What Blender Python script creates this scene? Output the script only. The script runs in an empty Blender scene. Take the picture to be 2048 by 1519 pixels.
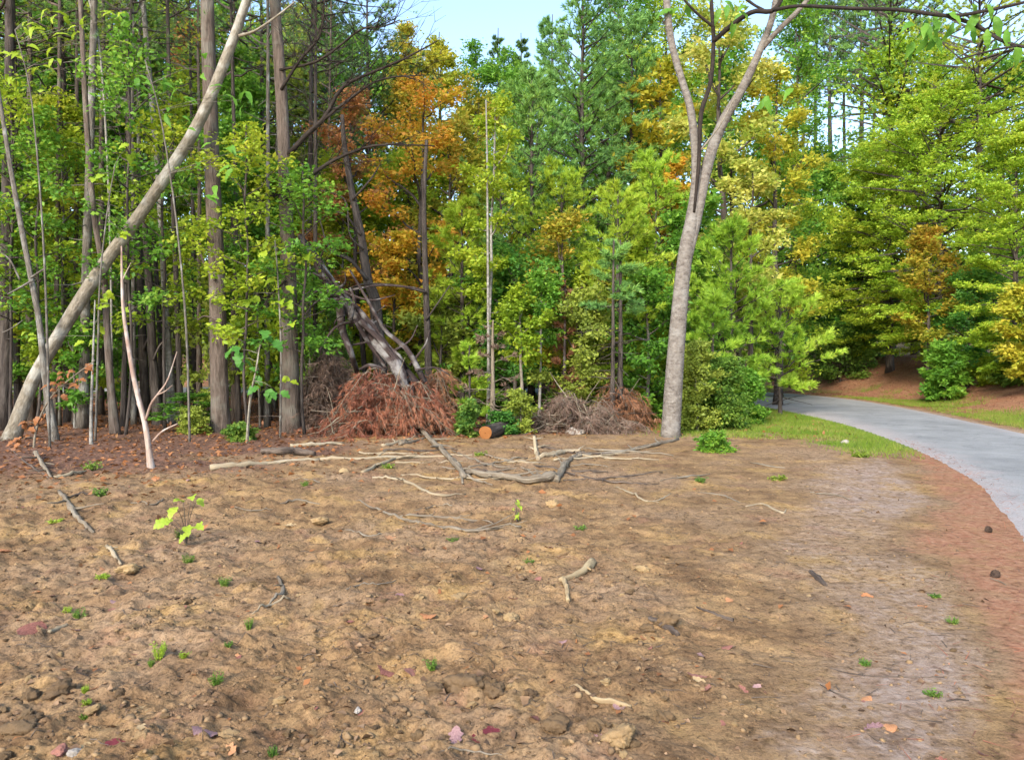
import bpy, math, random
import numpy as np

# ---------------------------------------------------------------- camera, sky, sun, exposure
SC = bpy.context.scene
F, HORIZ, CX, EYE = 1539.0, 720.0, 1024.0, 1.6      # focal length, horizon row and centre column of the 2048 px photograph
cam_d = bpy.data.cameras.new("camera"); cam = bpy.data.objects.new("camera", cam_d)
SC.collection.objects.link(cam); SC.camera = cam
cam.location = (0, 0, EYE); cam.rotation_euler = (math.radians(90), 0, 0)
cam_d.sensor_width = 36; cam_d.lens = 36 * F / 2048
cam_d.shift_y = (HORIZ - 759.5) / 2048
cam_d.clip_end = 3000; cam_d.clip_start = 0.05

SUN_EL, SUN_AZ = math.radians(34), math.radians(204)   # azimuth clockwise from +Y: behind the camera, a little to the left
world = bpy.data.worlds.new("World"); SC.world = world; world.use_nodes = True
wn = world.node_tree.nodes; wl = world.node_tree.links
sky = wn.new("ShaderNodeTexSky"); sky.sky_type = 'NISHITA'; sky.sun_disc = False
sky.sun_elevation = SUN_EL; sky.sun_rotation = SUN_AZ
sky.air_density = 1.0; sky.dust_density = 0.7; sky.ozone_density = 1.0
bg = wn["Background"]; bg.inputs[1].default_value = 0.135
wl.new(sky.outputs[0], bg.inputs[0])
sun_d = bpy.data.lights.new("sun", 'SUN'); sun_d.energy = 1.9; sun_d.angle = math.radians(18); sun_d.color = (1.0, 0.94, 0.85)
sun = bpy.data.objects.new("sun", sun_d); SC.collection.objects.link(sun)
from mathutils import Vector
sd = Vector((math.sin(SUN_AZ) * math.cos(SUN_EL), math.cos(SUN_AZ) * math.cos(SUN_EL), math.sin(SUN_EL)))
sun.rotation_euler = (-sd).to_track_quat('-Z', 'Y').to_euler()
SC.view_settings.view_transform = 'Standard'; SC.view_settings.look = 'None'
SC.view_settings.exposure = 1.8; SC.view_settings.gamma = 1.0; SC.view_settings.use_curve_mapping = False
SC.render.engine = 'CYCLES'
SC.cycles.use_denoising = True
SC.cycles.max_bounces = 6; SC.cycles.diffuse_bounces = 4; SC.cycles.transmission_bounces = 4; SC.cycles.glossy_bounces = 2
SC.cycles.use_adaptive_sampling = True; SC.cycles.adaptive_threshold = 0.015

RNG = np.random.default_rng(11)
random.seed(5)
UP = np.array([0., 0., 1.])

# ---------------------------------------------------------------- helpers
def nrm(v):
    v = np.asarray(v, float)
    return v / np.maximum(np.linalg.norm(v, axis=-1, keepdims=True), 1e-9)

_perm = np.random.default_rng(3).permutation(4096)
_val = np.random.default_rng(4).uniform(-1, 1, 4096)
def vnoise(x, y, seed=0):
    xi = np.floor(x).astype(np.int64); yi = np.floor(y).astype(np.int64)
    fx = x - xi; fy = y - yi
    fx = fx * fx * fx * (fx * (fx * 6 - 15) + 10); fy = fy * fy * fy * (fy * (fy * 6 - 15) + 10)
    def h(a, b): return _val[_perm[(_perm[(a + seed * 131) & 4095] + b) & 4095]]
    return (h(xi, yi) * (1 - fx) + h(xi + 1, yi) * fx) * (1 - fy) + (h(xi, yi + 1) * (1 - fx) + h(xi + 1, yi + 1) * fx) * fy
def fbm(x, y, octs=4, seed=0, gain=.5):
    a, s, tot = 1., 0., 0.
    for o in range(octs):
        s = s + a * vnoise(x * 2 ** o + 17.3 * o, y * 2 ** o - 9.1 * o, seed + o); tot += a; a *= gain
    return s / tot
def smooth(a, b, x):
    t = np.clip((x - a) / (b - a), 0, 1); return t * t * (3 - 2 * t)

def spline(P, n):
    P = np.asarray(P, float)
    if len(P) == 2:
        t = np.linspace(0, 1, n)[:, None]; return P[0] * (1 - t) + P[1] * t
    Q = np.vstack([2 * P[0] - P[1], P, 2 * P[-1] - P[-2]])
    out = []
    for t in np.linspace(0, len(P) - 1 - 1e-6, n):
        i = int(t); u = t - i; a, b, c, d = Q[i:i + 4]
        out.append(.5 * ((2 * b) + (-a + c) * u + (2 * a - 5 * b + 4 * c - d) * u * u + (-a + 3 * b - 3 * c + d) * u ** 3))
    return np.array(out)

class Geo:
    """gathers vertices, quads and triangles; build() makes one mesh object"""
    def __init__(s): s.v = []; s.q = []; s.t = []; s.bk = []; s.n = 0
    def add(s, v, quads=None, tris=None, bark=None):
        v = np.asarray(v, float).reshape(-1, 3)
        if quads is not None and len(quads): s.q.append(np.asarray(quads, np.int64) + s.n)
        if tris is not None and len(tris): s.t.append(np.asarray(tris, np.int64) + s.n)
        s.v.append(v); s.bk.append(np.zeros_like(v) if bark is None else bark); s.n += len(v)
    def mesh(s, name, smooth_on=False, bark=True):
        me = bpy.data.meshes.new(name)
        v = np.vstack(s.v)
        q = np.vstack(s.q) if s.q else np.zeros((0, 4), np.int64)
        t = np.vstack(s.t) if s.t else np.zeros((0, 3), np.int64)
        me.vertices.add(len(v)); me.vertices.foreach_set("co", v.astype(np.float32).ravel())
        me.loops.add(q.size + t.size)
        me.loops.foreach_set("vertex_index", np.concatenate([q.ravel(), t.ravel()]).astype(np.int32))
        me.polygons.add(len(q) + len(t))
        ls = np.concatenate([np.arange(len(q)) * 4, q.size + np.arange(len(t)) * 3])
        me.polygons.foreach_set("loop_start", ls.astype(np.int32))
        if smooth_on: me.polygons.foreach_set("use_smooth", np.ones(len(q) + len(t), bool))
        if bark:
            a = me.attributes.new("bark", 'FLOAT_VECTOR', 'POINT'); a.data.foreach_set("vector", np.vstack(s.bk).astype(np.float32).ravel())
        me.update(calc_edges=True)
        return me
    def tris(s): return sum(len(a) for a in s.t) + 2 * sum(len(a) for a in s.q)

def tube(g, pts, rad, sides=8, jit=0.0, rng=RNG, caps=True):
    pts = np.asarray(pts, float); n = len(pts); rad = np.broadcast_to(np.asarray(rad, float), (n,))
    tan = nrm(np.gradient(pts, axis=0)); av = nrm(pts[-1] - pts[0])
    ref = np.eye(3)[np.argmin(np.abs(av))]
    nx = nrm(ref - (tan @ ref)[:, None] * tan); ny = np.cross(tan, nx)
    a = np.linspace(0, 2 * np.pi, sides, endpoint=False)
    ph = rng.uniform(0, 6.28)
    rr = np.repeat(rad[:, None], sides, 1)
    if jit: rr = rr * (1 + jit * rng.normal(size=(n, sides)) * .5 + jit * np.sin(2 * a + ph)[None, :] * .6)
    ring = pts[:, None, :] + rr[..., None] * (np.cos(a)[None, :, None] * nx[:, None, :] + np.sin(a)[None, :, None] * ny[:, None, :])
    s = np.concatenate([[0], np.cumsum(np.linalg.norm(np.diff(pts, axis=0), axis=1))])
    off = rng.uniform(0, 40)
    bk = np.stack([rr * np.cos(a), rr * np.sin(a), np.repeat(s[:, None], sides, 1) + off], -1)
    i = np.arange(n - 1)[:, None]; j = np.arange(sides)[None, :]; k = (j + 1) % sides
    q = np.stack([i * sides + j, i * sides + k, (i + 1) * sides + k, (i + 1) * sides + j], -1).reshape(-1, 4)
    v = np.vstack([ring.reshape(-1, 3), pts[:1], pts[-1:]]); bkv = np.vstack([bk.reshape(-1, 3), [[0, 0, off]], [[0, 0, s[-1] + off]]])
    tr = None
    if caps:
        jj = np.arange(sides); kk = (jj + 1) % sides; b0 = (n - 1) * sides
        tr = np.vstack([np.stack([kk, jj, np.full(sides, n * sides)], -1), np.stack([b0 + jj, b0 + kk, np.full(sides, n * sides + 1)], -1)])
    g.add(v, q, tr, bkv)

def thin_tubes(g, P, R0, R1):
    """many 3-sided twigs at once; P: (M,K,3)"""
    M, K, _ = P.shape
    if M == 0: return
    tan = nrm(P[:, -1] - P[:, 0]); ref = np.where(np.abs(tan[:, 2:3]) > .8, np.array([[1., 0, 0]]), np.array([[0., 0, 1]]))
    nx = nrm(np.cross(tan, ref)); ny = np.cross(tan, nx)
    a = np.array([0, 2.094, 4.189])
    R = np.linspace(0, 1, K)[None, :] * (np.asarray(R1) - np.asarray(R0))[:, None] + np.asarray(R0)[:, None]
    off = np.cos(a)[None, :, None] * nx[:, None, :] + np.sin(a)[None, :, None] * ny[:, None, :]
    v = P[:, :, None, :] + R[:, :, None, None] * off[:, None, :, :]
    m = np.arange(M)[:, None, None]; i = np.arange(K - 1)[None, :, None]; j = np.arange(3)[None, None, :]; k = (j + 1) % 3
    b = m * K * 3
    q = np.stack([b + i * 3 + j, b + i * 3 + k, b + (i + 1) * 3 + k, b + (i + 1) * 3 + j], -1).reshape(-1, 4)
    g.add(v.reshape(-1, 3), q, None, v.reshape(-1, 3) * np.array([.3, .3, 1]))

def leaves(g, p, fwd, nor, L, W, fold=.12, single=False):
    """folded two-triangle leaves"""
    fwd = nrm(fwd); side = nrm(np.cross(fwd, nor)); nor = np.cross(side, fwd)
    L = np.asarray(L)[:, None]; W = np.asarray(W)[:, None]
    tip = p + fwd * L - nor * L * .12
    if single:                                                     # far away: one triangle each
        v = np.stack([p - side * W * .42, p + side * W * .42, tip], 1).reshape(-1, 3); g.add(v, None, np.arange(len(v)).reshape(-1, 3)); return
    mid = p + fwd * L * .45 + nor * W * fold
    v = np.stack([p, mid + side * W * .5, tip, mid - side * W * .5], 1).reshape(-1, 3)
    b = np.arange(len(p))[:, None] * 4
    t = np.concatenate([b + np.array([[0, 1, 2]]), b + np.array([[0, 2, 3]])], 1).reshape(-1, 3)
    g.add(v, None, t)

def needles(g, p, d, n, L, w, spread, rng, droop=0.0):
    """n thin needles fanned round direction d at each p"""
    M = len(p); d = np.repeat(nrm(d), n, 0); p = np.repeat(p, n, 0)
    r = rng.normal(size=(M * n, 3)); r = nrm(r - (r * d).sum(1, keepdims=True) * d)
    f = nrm(d + r * (spread * rng.uniform(.5, 1.2, (M * n, 1))) + np.array([0, 0, -droop]))
    LL = L * rng.uniform(.7, 1.15, (M * n, 1)); s = nrm(np.cross(f, rng.normal(size=(M * n, 3)))) * w * .5
    v = np.stack([p - s, p + s, p + f * LL], 1).reshape(-1, 3)
    g.add(v, None, np.arange(M * n * 3).reshape(-1, 3))

# ---- scene objects
def link(name, data, parent=None, mats=None, loc=None, rz=0.):
    o = bpy.data.objects.new(name, data); SC.collection.objects.link(o)
    if parent is not None: o.parent = parent
    if loc is not None: o.location = loc
    if rz: o.rotation_euler = (0, 0, rz)
    if mats is not None and data is not None:
        if len(data.materials) == 0: data.materials.append(mats)
        else: o.material_slots[0].link = 'OBJECT'; o.material_slots[0].material = mats
    return o
def tag(o, label, cat, group=None):
    o["label"] = label; o["category"] = cat
    if group: o["group"] = group
    return o
def thing(name, label, cat, loc, group=None, rz=0.):
    return tag(link(name, None, None, None, loc, rz), label, cat, group)
def copy_tree(o, label, loc, rz=0., scale=(1, 1, 1), group=None, parent=None, mats=None):
    c = o.copy(); SC.collection.objects.link(c)
    if parent is None:
        c.location = loc; c.rotation_euler = (0, 0, rz); c.scale = scale; c["label"] = label
        if group: c["group"] = group
    else: c.parent = parent
    if mats and c.type == 'MESH':
        for k, m in mats.items():
            if c.name.startswith(k):
                c.material_slots[0].link = 'OBJECT'; c.material_slots[0].material = m
    for ch in o.children: copy_tree(ch, None, None, parent=c, mats=mats)
    return c

# ---- pixel of the photograph + distance -> point
def W(px, py, d): return np.array([(px - CX) / F * d, d, EYE - (py - HORIZ) / F * d])

# ---------------------------------------------------------------- materials
def new_mat(name):
    m = bpy.data.materials.new(name); m.use_nodes = True
    nt = m.node_tree; nt.nodes.clear()
    return m, nt, nt.nodes, nt.links
def ramp(nodes, cols, pos=None):
    r = nodes.new("ShaderNodeValToRGB"); e = r.color_ramp.elements
    n = len(cols); pos = pos or [i / (n - 1) for i in range(n)]
    while len(e) < n: e.new(0.5)
    for i in range(n): e[i].position = pos[i]; e[i].color = (*cols[i], 1)
    return r
def math_n(nodes, links, op, a, b):
    m = nodes.new("ShaderNodeMath"); m.operation = op
    for i, x in enumerate((a, b)):
        if isinstance(x, (int, float)): m.inputs[i].default_value = x
        else: links.new(x, m.inputs[i])
    return m.outputs[0]
def leaf_mat(name, cols, transl=.46, rough=.5, nscale=.55, spec=.25):
    m, nt, N, Lk = new_mat(name)
    geo = N.new("ShaderNodeNewGeometry"); tc = N.new("ShaderNodeTexCoord"); oi = N.new("ShaderNodeObjectInfo")
    no = N.new("ShaderNodeTexNoise"); no.inputs["Scale"].default_value = nscale; no.inputs["Detail"].default_value = 3
    Lk.new(tc.outputs["Object"], no.inputs["Vector"])
    f = math_n(N, Lk, 'MULTIPLY', geo.outputs["Random Per Island"], .55)
    n2 = math_n(N, Lk, 'MULTIPLY', math_n(N, Lk, 'SUBTRACT', no.outputs["Fac"], .5), 1.5)
    f = math_n(N, Lk, 'ADD', f, n2)
    o2 = math_n(N, Lk, 'MULTIPLY', oi.outputs["Random"], .25)
    f = math_n(N, Lk, 'ADD', math_n(N, Lk, 'ADD', f, o2), .1)
    r = ramp(N, cols); Lk.new(f, r.inputs[0])
    p = N.new("ShaderNodeBsdfPrincipled"); p.inputs["Roughness"].default_value = rough; p.inputs["Specular IOR Level"].default_value = spec
    t = N.new("ShaderNodeBsdfTranslucent"); mx = N.new("ShaderNodeMixShader"); mx.inputs[0].default_value = transl
    out = N.new("ShaderNodeOutputMaterial")
    Lk.new(r.outputs[0], p.inputs["Base Color"]); Lk.new(r.outputs[0], t.inputs["Color"])
    Lk.new(p.outputs[0], mx.inputs[1]); Lk.new(t.outputs[0], mx.inputs[2]); Lk.new(mx.outputs[0], out.inputs[0])
    return m
def bark_mat(name, cols, along=.18, scale=14., bump=.6, patch=None, patch_amt=.5, rough=.85):
    """bark: noise drawn out along the stem (or across it when along > 1), plus lichen patches"""
    m, nt, N, Lk = new_mat(name)
    at = N.new("ShaderNodeAttribute"); at.attribute_name = "bark"
    mp = N.new("ShaderNodeMapping"); mp.inputs["Scale"].default_value = (1, 1, along)
    Lk.new(at.outputs["Vector"], mp.inputs["Vector"])
    n1 = N.new("ShaderNodeTexNoise"); n1.inputs["Scale"].default_value = scale; n1.inputs["Detail"].default_value = 6; n1.inputs["Roughness"].default_value = .65
    Lk.new(mp.outputs[0], n1.inputs["Vector"])
    r = ramp(N, cols, [.28 + .44 * i / (len(cols) - 1) for i in range(len(cols))]); Lk.new(n1.outputs["Fac"], r.inputs[0])
    col = r.outputs[0]
    n2 = N.new("ShaderNodeTexNoise"); n2.inputs["Scale"].default_value = 3.2; n2.inputs["Detail"].default_value = 5
    Lk.new(at.outputs["Vector"], n2.inputs["Vector"])
    if patch:
        pr = ramp(N, [(0, 0, 0), (1, 1, 1)], [.52, .66]); Lk.new(n2.outputs["Fac"], pr.inputs[0])
        mx = N.new("ShaderNodeMix"); mx.data_type = 'RGBA'
        Lk.new(math_n(N, Lk, 'MULTIPLY', pr.outputs[0], patch_amt), mx.inputs[0]); Lk.new(col, mx.inputs[6]); mx.inputs[7].default_value = (*patch, 1)
        col = mx.outputs[2]
    p = N.new("ShaderNodeBsdfPrincipled"); p.inputs["Roughness"].default_value = rough; p.inputs["Specular IOR Level"].default_value = .2
    Lk.new(col, p.inputs["Base Color"])
    b = N.new("ShaderNodeBump"); b.inputs["Strength"].default_value = min(1, bump * 1.3); b.inputs["Distance"].default_value = .06
    Lk.new(n1.outputs["Fac"], b.inputs["Height"]); Lk.new(b.outputs[0], p.inputs["Normal"])
    out = N.new("ShaderNodeOutputMaterial"); Lk.new(p.outputs[0], out.inputs[0])
    return m
def solid_mat(name, cols, scale=30., bump=.5, rough=.9, transl=0.):
    """mottled natural surface in object coordinates, a shade apart for each object"""
    m, nt, N, Lk = new_mat(name)
    tc = N.new("ShaderNodeTexCoord"); oi = N.new("ShaderNodeObjectInfo"); geo = N.new("ShaderNodeNewGeometry")
    n1 = N.new("ShaderNodeTexNoise"); n1.inputs["Scale"].default_value = scale; n1.inputs["Detail"].default_value = 5
    Lk.new(tc.outputs["Object"], n1.inputs["Vector"])
    f = math_n(N, Lk, 'ADD', math_n(N, Lk, 'MULTIPLY', math_n(N, Lk, 'SUBTRACT', n1.outputs["Fac"], .5), 1.3), math_n(N, Lk, 'MULTIPLY', oi.outputs["Random"], .4))
    f = math_n(N, Lk, 'ADD', f, math_n(N, Lk, 'MULTIPLY', geo.outputs["Random Per Island"], .5))
    r = ramp(N, cols); Lk.new(f, r.inputs[0])
    p = N.new("ShaderNodeBsdfPrincipled"); p.inputs["Roughness"].default_value = rough; p.inputs["Specular IOR Level"].default_value = .2
    Lk.new(r.outputs[0], p.inputs["Base Color"])
    b = N.new("ShaderNodeBump"); b.inputs["Strength"].default_value = bump; b.inputs["Distance"].default_value = .01
    Lk.new(n1.outputs["Fac"], b.inputs["Height"]); Lk.new(b.outputs[0], p.inputs["Normal"])
    out = N.new("ShaderNodeOutputMaterial"); sh = p.outputs[0]
    if transl:
        t = N.new("ShaderNodeBsdfTranslucent"); mx = N.new("ShaderNodeMixShader"); mx.inputs[0].default_value = transl
        Lk.new(r.outputs[0], t.inputs["Color"]); Lk.new(sh, mx.inputs[1]); Lk.new(t.outputs[0], mx.inputs[2]); sh = mx.outputs[0]
    Lk.new(sh, out.inputs[0])
    return m

M = {}
M["leaf_yellowgreen"] = leaf_mat("leaf_yellowgreen", [(0.16, 0.265, 0.02), (0.29, 0.41, 0.028), (0.42, 0.5, 0.036), (0.52, 0.5, 0.05)])
M["leaf_green"] = leaf_mat("leaf_green", [(0.06, 0.16, 0.022), (0.12, 0.28, 0.03), (0.2, 0.38, 0.04), (0.34, 0.46, 0.05)])
M["leaf_dark"] = leaf_mat("leaf_dark", [(0.05, 0.12, 0.022), (0.1, 0.2, 0.028), (0.17, 0.29, 0.04), (0.28, 0.36, 0.05)])
M["leaf_emerald"] = leaf_mat("leaf_emerald", [(0.041, 0.143, 0.027), (0.083, 0.238, 0.038), (0.145, 0.333, 0.046), (0.269, 0.396, 0.046)])
M["leaf_yellow"] = leaf_mat("leaf_yellow", [(0.24, 0.32, 0.03), (0.42, 0.42, 0.035), (0.58, 0.5, 0.05), (0.62, 0.42, 0.04)])
M["leaf_paleyellow"] = leaf_mat("leaf_paleyellow", [(0.24, 0.36, 0.045), (0.42, 0.48, 0.07), (0.6, 0.57, 0.13), (0.58, 0.48, 0.09)])
M["leaf_orange"] = leaf_mat("leaf_orange", [(0.3, 0.35, 0.03), (0.56, 0.41, 0.035), (0.67, 0.34, 0.04), (0.6, 0.22, 0.035)])
M["leaf_red"] = leaf_mat("leaf_red", [(0.26, 0.22, 0.06), (0.46, 0.22, 0.07), (0.56, 0.22, 0.08), (0.56, 0.34, 0.1)], transl=.3)
M["leaf_autumn"] = leaf_mat("leaf_autumn", [(0.19, 0.28, 0.03), (0.36, 0.36, 0.035), (0.48, 0.36, 0.04), (0.48, 0.23, 0.035)])
M["leaf_brown"] = leaf_mat("leaf_brown", [(.16, .07, .03), (.26, .10, .035), (.34, .14, .05), (.30, .18, .08)], transl=.2)
M["leaf_olive"] = leaf_mat("leaf_olive", [(0.138, 0.196, 0.039), (0.253, 0.31, 0.05), (0.368, 0.437, 0.061), (0.483, 0.46, 0.088)])
M["needle_green"] = leaf_mat("needle_green", [(0.09, 0.21, 0.06), (0.17, 0.34, 0.085), (0.26, 0.45, 0.09), (0.38, 0.5, 0.09)], transl=.3)
M["needle_bright"] = leaf_mat("needle_bright", [(0.18, 0.34, 0.035), (0.32, 0.5, 0.045), (0.44, 0.6, 0.06), (0.54, 0.62, 0.08)], transl=.35)
M["needle_dark"] = leaf_mat("needle_dark", [(0.05, 0.11, 0.035), (0.085, 0.17, 0.05), (0.14, 0.24, 0.06), (0.22, 0.28, 0.07)], transl=.25)
M["needle_yellow"] = leaf_mat("needle_yellow", [(0.2, 0.32, 0.03), (0.33, 0.45, 0.04), (0.46, 0.5, 0.045), (0.56, 0.5, 0.05)], transl=.35)
M["needle_rust"] = leaf_mat("needle_rust", [(0.1, 0.04, 0.028), (0.21, 0.075, 0.045), (0.32, 0.115, 0.06), (0.36, 0.17, 0.09)], transl=.15, nscale=1.2)
M["needle_grey"] = leaf_mat("needle_grey", [(.09, .06, .045), (.16, .10, .07), (.22, .14, .10), (.26, .19, .14)], transl=.1, nscale=1.2)
M["needle_brown"] = leaf_mat("needle_brown", [(.14, .06, .035), (.22, .10, .05), (.30, .13, .06), (.26, .17, .10)], transl=.1, nscale=1.2)
M["leaf_lime"] = leaf_mat("leaf_lime", [(.14,.26,.018),(.27,.42,.028),(.40,.53,.04),(.52,.53,.05)])
M["needle_lime"] = leaf_mat("needle_lime", [(.16,.29,.028),(.29,.44,.035),(.41,.53,.045),(.52,.54,.06)], transl=.36)
M["grass"] = leaf_mat("grass", [(0.1, 0.18, 0.02), (0.18, 0.28, 0.025), (0.26, 0.33, 0.04), (0.4, 0.34, 0.1)], nscale=.8)
M["weed"] = leaf_mat("weed", [(0.06, 0.15, 0.03), (0.12, 0.24, 0.04), (0.22, 0.33, 0.05), (0.32, 0.38, 0.07)], nscale=3)
M["weed_lime"] = leaf_mat("weed_lime", [(0.176, 0.288, 0.024), (0.256, 0.368, 0.032), (0.336, 0.416, 0.04), (0.368, 0.384, 0.048)], nscale=4, transl=.3)
M["bark_pale"] = bark_mat("bark_pale", [(0.086, 0.067, 0.047), (0.178, 0.147, 0.104), (0.238, 0.2, 0.148), (0.305, 0.268, 0.208)], along=.5, scale=16, bump=.5, patch=(.46, .44, .38), patch_amt=.55)
M["bark_brown"] = bark_mat("bark_brown", [(0.039, 0.027, 0.02), (0.091, 0.067, 0.05), (0.136, 0.101, 0.079), (0.182, 0.139, 0.109)], along=.16, scale=17, bump=1.0, patch=(.20, .19, .15), patch_amt=.4)
M["bark_dark"] = bark_mat("bark_dark", [(0.021, 0.017, 0.014), (0.051, 0.039, 0.032), (0.085, 0.068, 0.056), (0.128, 0.102, 0.085)], along=.15, scale=18, bump=.9)
M["bark_grey"] = bark_mat("bark_grey", [(0.059, 0.048, 0.036), (0.11, 0.092, 0.072), (0.162, 0.139, 0.112), (0.214, 0.19, 0.157)], along=.25, scale=18, bump=.7, patch=(.40, .40, .36), patch_amt=.5)
M["bark_fork"] = bark_mat("bark_fork", [(0.072, 0.058, 0.048), (0.153, 0.128, 0.106), (0.2, 0.173, 0.144), (0.259, 0.227, 0.195)], along=1.7, scale=9, bump=.55, patch=(.27, .25, .22), patch_amt=.5)
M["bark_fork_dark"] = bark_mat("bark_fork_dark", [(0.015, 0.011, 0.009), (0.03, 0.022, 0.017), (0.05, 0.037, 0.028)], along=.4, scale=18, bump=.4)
M["bark_birch"] = bark_mat("bark_birch", [(0.096, 0.082, 0.067), (0.203, 0.181, 0.15), (0.286, 0.263, 0.229), (0.346, 0.327, 0.29)], along=1.5, scale=9, bump=.4, patch=(.12, .10, .08), patch_amt=.6)
M["bark_pink"] = bark_mat("bark_pink", [(0.144, 0.084, 0.06), (0.274, 0.176, 0.134), (0.36, 0.268, 0.208), (0.403, 0.338, 0.282)], along=.3, scale=10, bump=.3, patch=(.58, .56, .52), patch_amt=.6)
M["bark_snag"] = bark_mat("bark_snag", [(0.017, 0.01, 0.009), (0.041, 0.027, 0.023), (0.063, 0.043, 0.038), (0.082, 0.061, 0.052)], along=.2, scale=14, bump=.9, patch=(.38, .36, .33), patch_amt=.5)
M["dead_wood"] = bark_mat("dead_wood", [(0.089, 0.064, 0.042), (0.178, 0.136, 0.092), (0.249, 0.203, 0.144), (0.309, 0.261, 0.2)], along=.08, scale=26, bump=.6)
M["dead_wood_pale"] = bark_mat("dead_wood_pale", [(0.194, 0.139, 0.085), (0.285, 0.216, 0.133), (0.35, 0.279, 0.181), (0.389, 0.329, 0.236)], along=.1, scale=24, bump=.35)
M["dead_wood_tan"] = bark_mat("dead_wood_tan", [(0.198, 0.132, 0.067), (0.324, 0.229, 0.122), (0.414, 0.308, 0.168), (0.486, 0.378, 0.227)], along=.1, scale=24, bump=.35)
M["dead_wood_dark"] = bark_mat("dead_wood_dark", [(.035, .026, .02), (.09, .065, .05), (.16, .12, .09), (.24, .19, .15)], along=.1, scale=26, bump=.8)
M["cut_wood"] = solid_mat("cut_wood", [(0.12, 0.043, 0.014), (0.216, 0.081, 0.022), (0.264, 0.11, 0.034)], 12, .3)
M["stone_tan"] = solid_mat("stone_tan", [(.16, .10, .055), (.28, .18, .09), (.40, .26, .12), (.48, .34, .18)], 22, .8)
M["stone_grey"] = solid_mat("stone_grey", [(.18, .14, .11), (.30, .25, .20), (.42, .37, .31), (.52, .48, .42)], 22, .6)
M["clod"] = solid_mat("clod", [(0.096, 0.056, 0.03), (0.16, 0.1, 0.053), (0.24, 0.152, 0.076), (0.304, 0.196, 0.096)], 26, .9)
M["dleaf_red"] = solid_mat("dleaf_red", [(.12, .045, .035), (.22, .085, .06), (.32, .14, .10), (.38, .20, .14)], 18, .3, .7, .15)
M["dleaf_orange"] = solid_mat("dleaf_orange", [(.30, .11, .045), (.42, .18, .075), (.50, .25, .12), (.52, .32, .17)], 18, .3, .7, .2)
M["dleaf_mauve"] = solid_mat("dleaf_mauve", [(.14, .07, .07), (.24, .13, .125), (.34, .20, .18), (.42, .27, .23)], 18, .3, .6, .1)
M["dleaf_crimson"] = solid_mat("dleaf_crimson", [(.10, .02, .025), (.19, .035, .04), (.27, .06, .06)], 18, .3, .7, .15)
M["dleaf_tan"] = solid_mat("dleaf_tan", [(.28, .17, .08), (.40, .26, .12), (.50, .35, .18), (.56, .42, .26)], 18, .3, .7, .2)
M["chip"] = solid_mat("chip", [(.05, .03, .019), (.12, .07, .04), (.20, .12, .065), (.30, .19, .11)], 20, .4)
M["cone"] = solid_mat("cone", [(.03, .02, .016), (.07, .045, .032), (.11, .075, .055)], 30, .6)

# ---------------------------------------------------------------- the ground, the road
# road edges as seen from above (x, y), from behind the camera to where the wood hides the bend
RL = np.array([(-7, -14), (-2.6, -6), (-.4, -1.5), (1.6, 2.2), (3.1, 4.4), (4.3, 6.6), (6.04, 10.3), (7.3, 14.5), (8.15, 18.9), (8.45, 22.), (8.5, 25.9), (8.0, 29.2), (6.4, 32.), (3.5, 34.2), (-1, 36), (-12, 38), (-40, 40)])
RR = np.array([(-1.5, -16), (2.6, -7.5), (5.0, -2), (6.7, 2.2), (8.2, 5.5), (9.3, 8.9), (10.3, 12.6), (11.2, 16.6), (12.3, 21.4), (13.4, 26.8), (13.9, 31.6), (13.5, 36), (12., 39.2), (9, 41.4), (3, 43), (-12, 44.5), (-40, 46.5)])
rl, rr_ = spline(RL, 160), spline(RR, 160)
def edge_off(E, xf, yf):
    """perpendicular offset from an edge line, + to its right-hand side"""
    best = np.full(xf.shape, 1e9); idx = np.zeros(xf.shape, int)
    for k in range(len(E)):
        dd = (xf - E[k, 0]) ** 2 + (yf - E[k, 1]) ** 2; m = dd < best; best[m] = dd[m]; idx[m] = k
    i0 = np.clip(idx, 1, len(E) - 2); t = nrm(E[i0 + 1] - E[i0 - 1])
    lat = (xf - E[i0, 0]) * t[:, 1] - (yf - E[i0, 1]) * t[:, 0]
    return np.where(best > 16, np.sign(lat) * np.sqrt(best), lat)
def road_dist(x, y):
    """distance to the nearer road edge (negative on the road) and the side (+1 beyond it, -1 on the clearing's side)"""
    x = np.asarray(x, float); y = np.asarray(y, float); sh = x.shape
    a = -edge_off(rl, x.ravel(), y.ravel()); c = edge_off(rr_, x.ravel(), y.ravel())
    return np.maximum(a, c).reshape(sh), np.where(c > a, 1., -1.).reshape(sh)
def edge_y(x): return 15.2 + .9 * vnoise(x * .35, x * 0 + 3, 9) + .25 * smooth(-4, 4, x) * 4   # where the clearing meets the wood
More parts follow.
